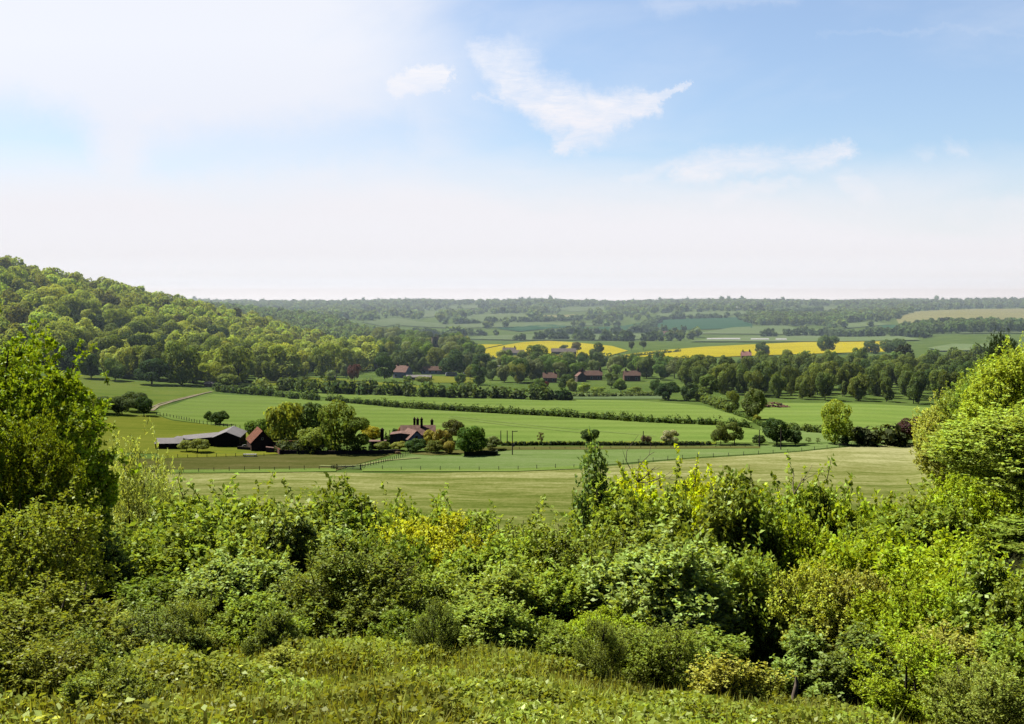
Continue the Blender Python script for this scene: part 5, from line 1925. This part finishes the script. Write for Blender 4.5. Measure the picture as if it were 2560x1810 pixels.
def capsule(ax, ay, bx, by, w1, w2, soft=.6):
    a = ray(ax, ay)
    b = ray(bx, by)
    ba = (b[0] - a[0], b[1] - a[1], 0)
    n1 = nt.nodes.new("ShaderNodeVectorMath")
    n1.operation = 'SUBTRACT'
    L.new(pq, n1.inputs[0])
    n1.inputs[1].default_value = (a[0], a[1], 0)
    dt = nt.nodes.new("ShaderNodeVectorMath")
    dt.operation = 'DOT_PRODUCT'
    L.new(n1.outputs[0], dt.inputs[0])
    dt.inputs[1].default_value = ba
    h = mathn(nt, 'DIVIDE', dt.outputs["Value"], ba[0] ** 2 + ba[1] ** 2, clamp=True)
    sc = nt.nodes.new("ShaderNodeVectorMath")
    sc.operation = 'SCALE'
    sc.inputs[0].default_value = ba
    L.new(h, sc.inputs[3])
    sb = nt.nodes.new("ShaderNodeVectorMath")
    sb.operation = 'DISTANCE'
    L.new(n1.outputs[0], sb.inputs[0])
    L.new(sc.outputs[0], sb.inputs[1])
    wd = mathn(nt, 'MULTIPLY_ADD', h, (w2 - w1) / F, w1 / F)
    e = mathn(nt, 'DIVIDE', sb.outputs["Value"], wd)
    mr = nt.nodes.new("ShaderNodeMapRange")
    mr.interpolation_type = 'SMOOTHSTEP'
    L.new(e, mr.inputs[0])
    mr.inputs[1].default_value = 1.0 + soft
    mr.inputs[2].default_value = 1.0 - soft
    mr.inputs[3].default_value = 0
    mr.inputs[4].default_value = 1
    return mr.outputs[0]


def smooth(v, a, b):
    mr = nt.nodes.new("ShaderNodeMapRange")
    mr.interpolation_type = 'SMOOTHSTEP'
    L.new(v, mr.inputs[0])
    mr.inputs[1].default_value = a
    mr.inputs[2].default_value = b
    return mr.outputs[0]


CAPS = [
    (1190, 128, 1290, 170, 22, 48, .75, .75), (1210, 140, 1290, 205, 30, 46, .7, .8), (1270, 200, 1400, 270, 36, 52, .6, .95), (1400, 265, 1490, 290, 62, 50, .5, 1.1), (1490, 268, 1630, 262, 50, 26, .5, 1.1),
    (1610, 258, 1712, 202, 18, 5, .5, 1.0), (1490, 315, 1400, 366, 44, 20, .6, .9), (1380, 335, 1440, 360, 14, 18, .8, .6), (1290, 250, 1180, 225, 10, 5, .9, .4),
    (1000, 205, 1110, 180, 24, 24, .35, 1.15), (1050, 205, 1100, 215, 18, 14, .4, 1.05), (1070, 185, 1105, 165, 16, 12, .4, 1.0),
    (1720, 430, 2110, 372, 30, 20, .8, .95), (1800, 500, 2010, 440, 24, 10, .8, .7), (2110, 440, 2180, 490, 20, 26, .8, .6), (2020, 400, 2120, 365, 8, 16, .7, .7), (1560, 440, 1760, 400, 10, 16, .9, .5),
    (2390, 365, 2415, 368, 20, 16, .9, .55), (2310, 372, 2330, 370, 14, 10, .9, .3), (2400, 530, 2560, 490, 24, 14, .9, .4),
    (2050, 88, 2600, 80, 6, 6, .9, .10), (1640, 2, 1980, -8, 22, 14, 1.0, .22), (350, 285, 400, 265, 14, 10, .9, .4),
]
tot = None
for c in CAPS:
    v = mathn(nt, 'MULTIPLY', capsule(*c[:7]), c[7])
    tot = v if tot is None else mathn(nt, 'MAXIMUM', tot, v)
# soft fibrous texture inside the clouds
fib = noise(nt, mapping(nt, pq0, (1.0, 2.4, 1), (0, 0, R(-22))), 9, 7, .6, .5)
fib2 = noise(nt, mapping(nt, pq0, (1.0, 4.5, 1), (0, 0, R(-28))), 30, 8, .7, .8)
fibs = mathn(nt, 'ADD', mathn(nt, 'MULTIPLY_ADD', fib, 1.5, -.12), mathn(nt, 'MULTIPLY', mathn(nt, 'SUBTRACT', fib2, .5), 1.1))
tot = mathn(nt, 'MULTIPLY', tot, fibs, clamp=True)
# broad veil: white to the left and towards the horizon
veiln = noise(nt, mapping(nt, pq0, (1.0, 2.6, 1), (0, 0, R(10))), 3.2, 6, .55, .4)
vn = mathn(nt, 'SUBTRACT', veiln, .5)
pv = mathn(nt, 'MULTIPLY_ADD', vn, .30, P_)
left = smooth(pv, .10, -.20)
qv = mathn(nt, 'MULTIPLY_ADD', vn, .10, Q_)
hor = smooth(mathn(nt, 'MULTIPLY_ADD', P_, .05, qv), .165, .065)
hor_l = mathn(nt, 'MULTIPLY', left, .86)
gapc = capsule(-200, 360, 130, 372, 130, 95, .75)
gap2 = mathn(nt, 'MULTIPLY', capsule(420, 395, 1000, 330, 60, 50, 1.0), .35)
hor_l = mathn(nt, 'MULTIPLY', hor_l, mathn(nt, 'SUBTRACT', 1.0, mathn(nt, 'MULTIPLY', gapc, .58)))
hor_l = mathn(nt, 'MULTIPLY', hor_l, mathn(nt, 'SUBTRACT', 1.0, gap2))
veil = mathn(nt, 'MAXIMUM', hor_l, hor)
thin = mathn(nt, 'MULTIPLY_ADD', smooth(veiln, .42, .75), .32, .10)
veil = mathn(nt, 'MAXIMUM', veil, thin)
# away from the view the sky stays clear
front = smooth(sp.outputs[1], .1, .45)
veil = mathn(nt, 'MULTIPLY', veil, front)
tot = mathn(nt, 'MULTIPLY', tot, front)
mask = mathn(nt, 'SUBTRACT', 1.0, mathn(nt, 'MULTIPLY', mathn(nt, 'SUBTRACT', 1.0, veil), mathn(nt, 'SUBTRACT', 1.0, tot)))
k = 1.0 / SKYS
cloudc = ramp(nt, mathn(nt, 'MULTIPLY', Q_, 4.0, None, True), [(0.0, (1.74, 2.06, 2.6)), (.036, (1.53, 1.78, 2.24)), (.055, (1.19, 1.33, 1.57)), (.085, (1.04, 1.09, 1.2)), (.16, (.94, .945, 1.005)), (.32, (.905, .90, .95)), (.6, (.90, .895, .955)), (.9, (.97, .965, 1.0))])
cloudc = mixc(nt, 1.0, cloudc, (k, k, k), 'MULTIPLY')
# sky darkened overhead, beside and behind the view, added to deepen shade
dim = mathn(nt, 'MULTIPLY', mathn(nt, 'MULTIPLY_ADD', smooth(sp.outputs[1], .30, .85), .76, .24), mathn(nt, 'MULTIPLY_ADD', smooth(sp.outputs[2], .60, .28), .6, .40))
skyc = mixc(nt, 1.0, sky.outputs[0], (1.0, 1.09, 1.2), 'MULTIPLY')
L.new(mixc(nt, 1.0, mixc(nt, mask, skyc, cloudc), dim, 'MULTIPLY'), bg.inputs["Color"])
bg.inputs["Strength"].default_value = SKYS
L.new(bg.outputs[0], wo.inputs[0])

sl = bpy.data.lights.new("sun", 'SUN')
sl.energy = 5.0
sl.angle = R(.5)
sl.color = (1.0, .95, .86)
so = bpy.data.objects.new("sun", sl)
COL.objects.link(so)
sv = Vector((math.sin(R(SUN_AZ)) * math.cos(R(SUN_EL)), math.cos(R(SUN_AZ)) * math.cos(R(SUN_EL)), math.sin(R(SUN_EL))))
so.rotation_euler = sv.to_track_quat('Z', 'Y').to_euler()
so.location = (0, 0, 300)

scene.view_settings.view_transform = 'Standard'
scene.view_settings.look = 'None'
scene.view_settings.exposure = 0
cy = scene.cycles
cy.max_bounces = 3
cy.diffuse_bounces = 0
cy.glossy_bounces = 1
cy.transmission_bounces = 1
cy.transparent_max_bounces = 6
cy.volume_bounces = 0
cy.use_denoising = True
cy.use_adaptive_sampling = True
cy.adaptive_threshold = .02
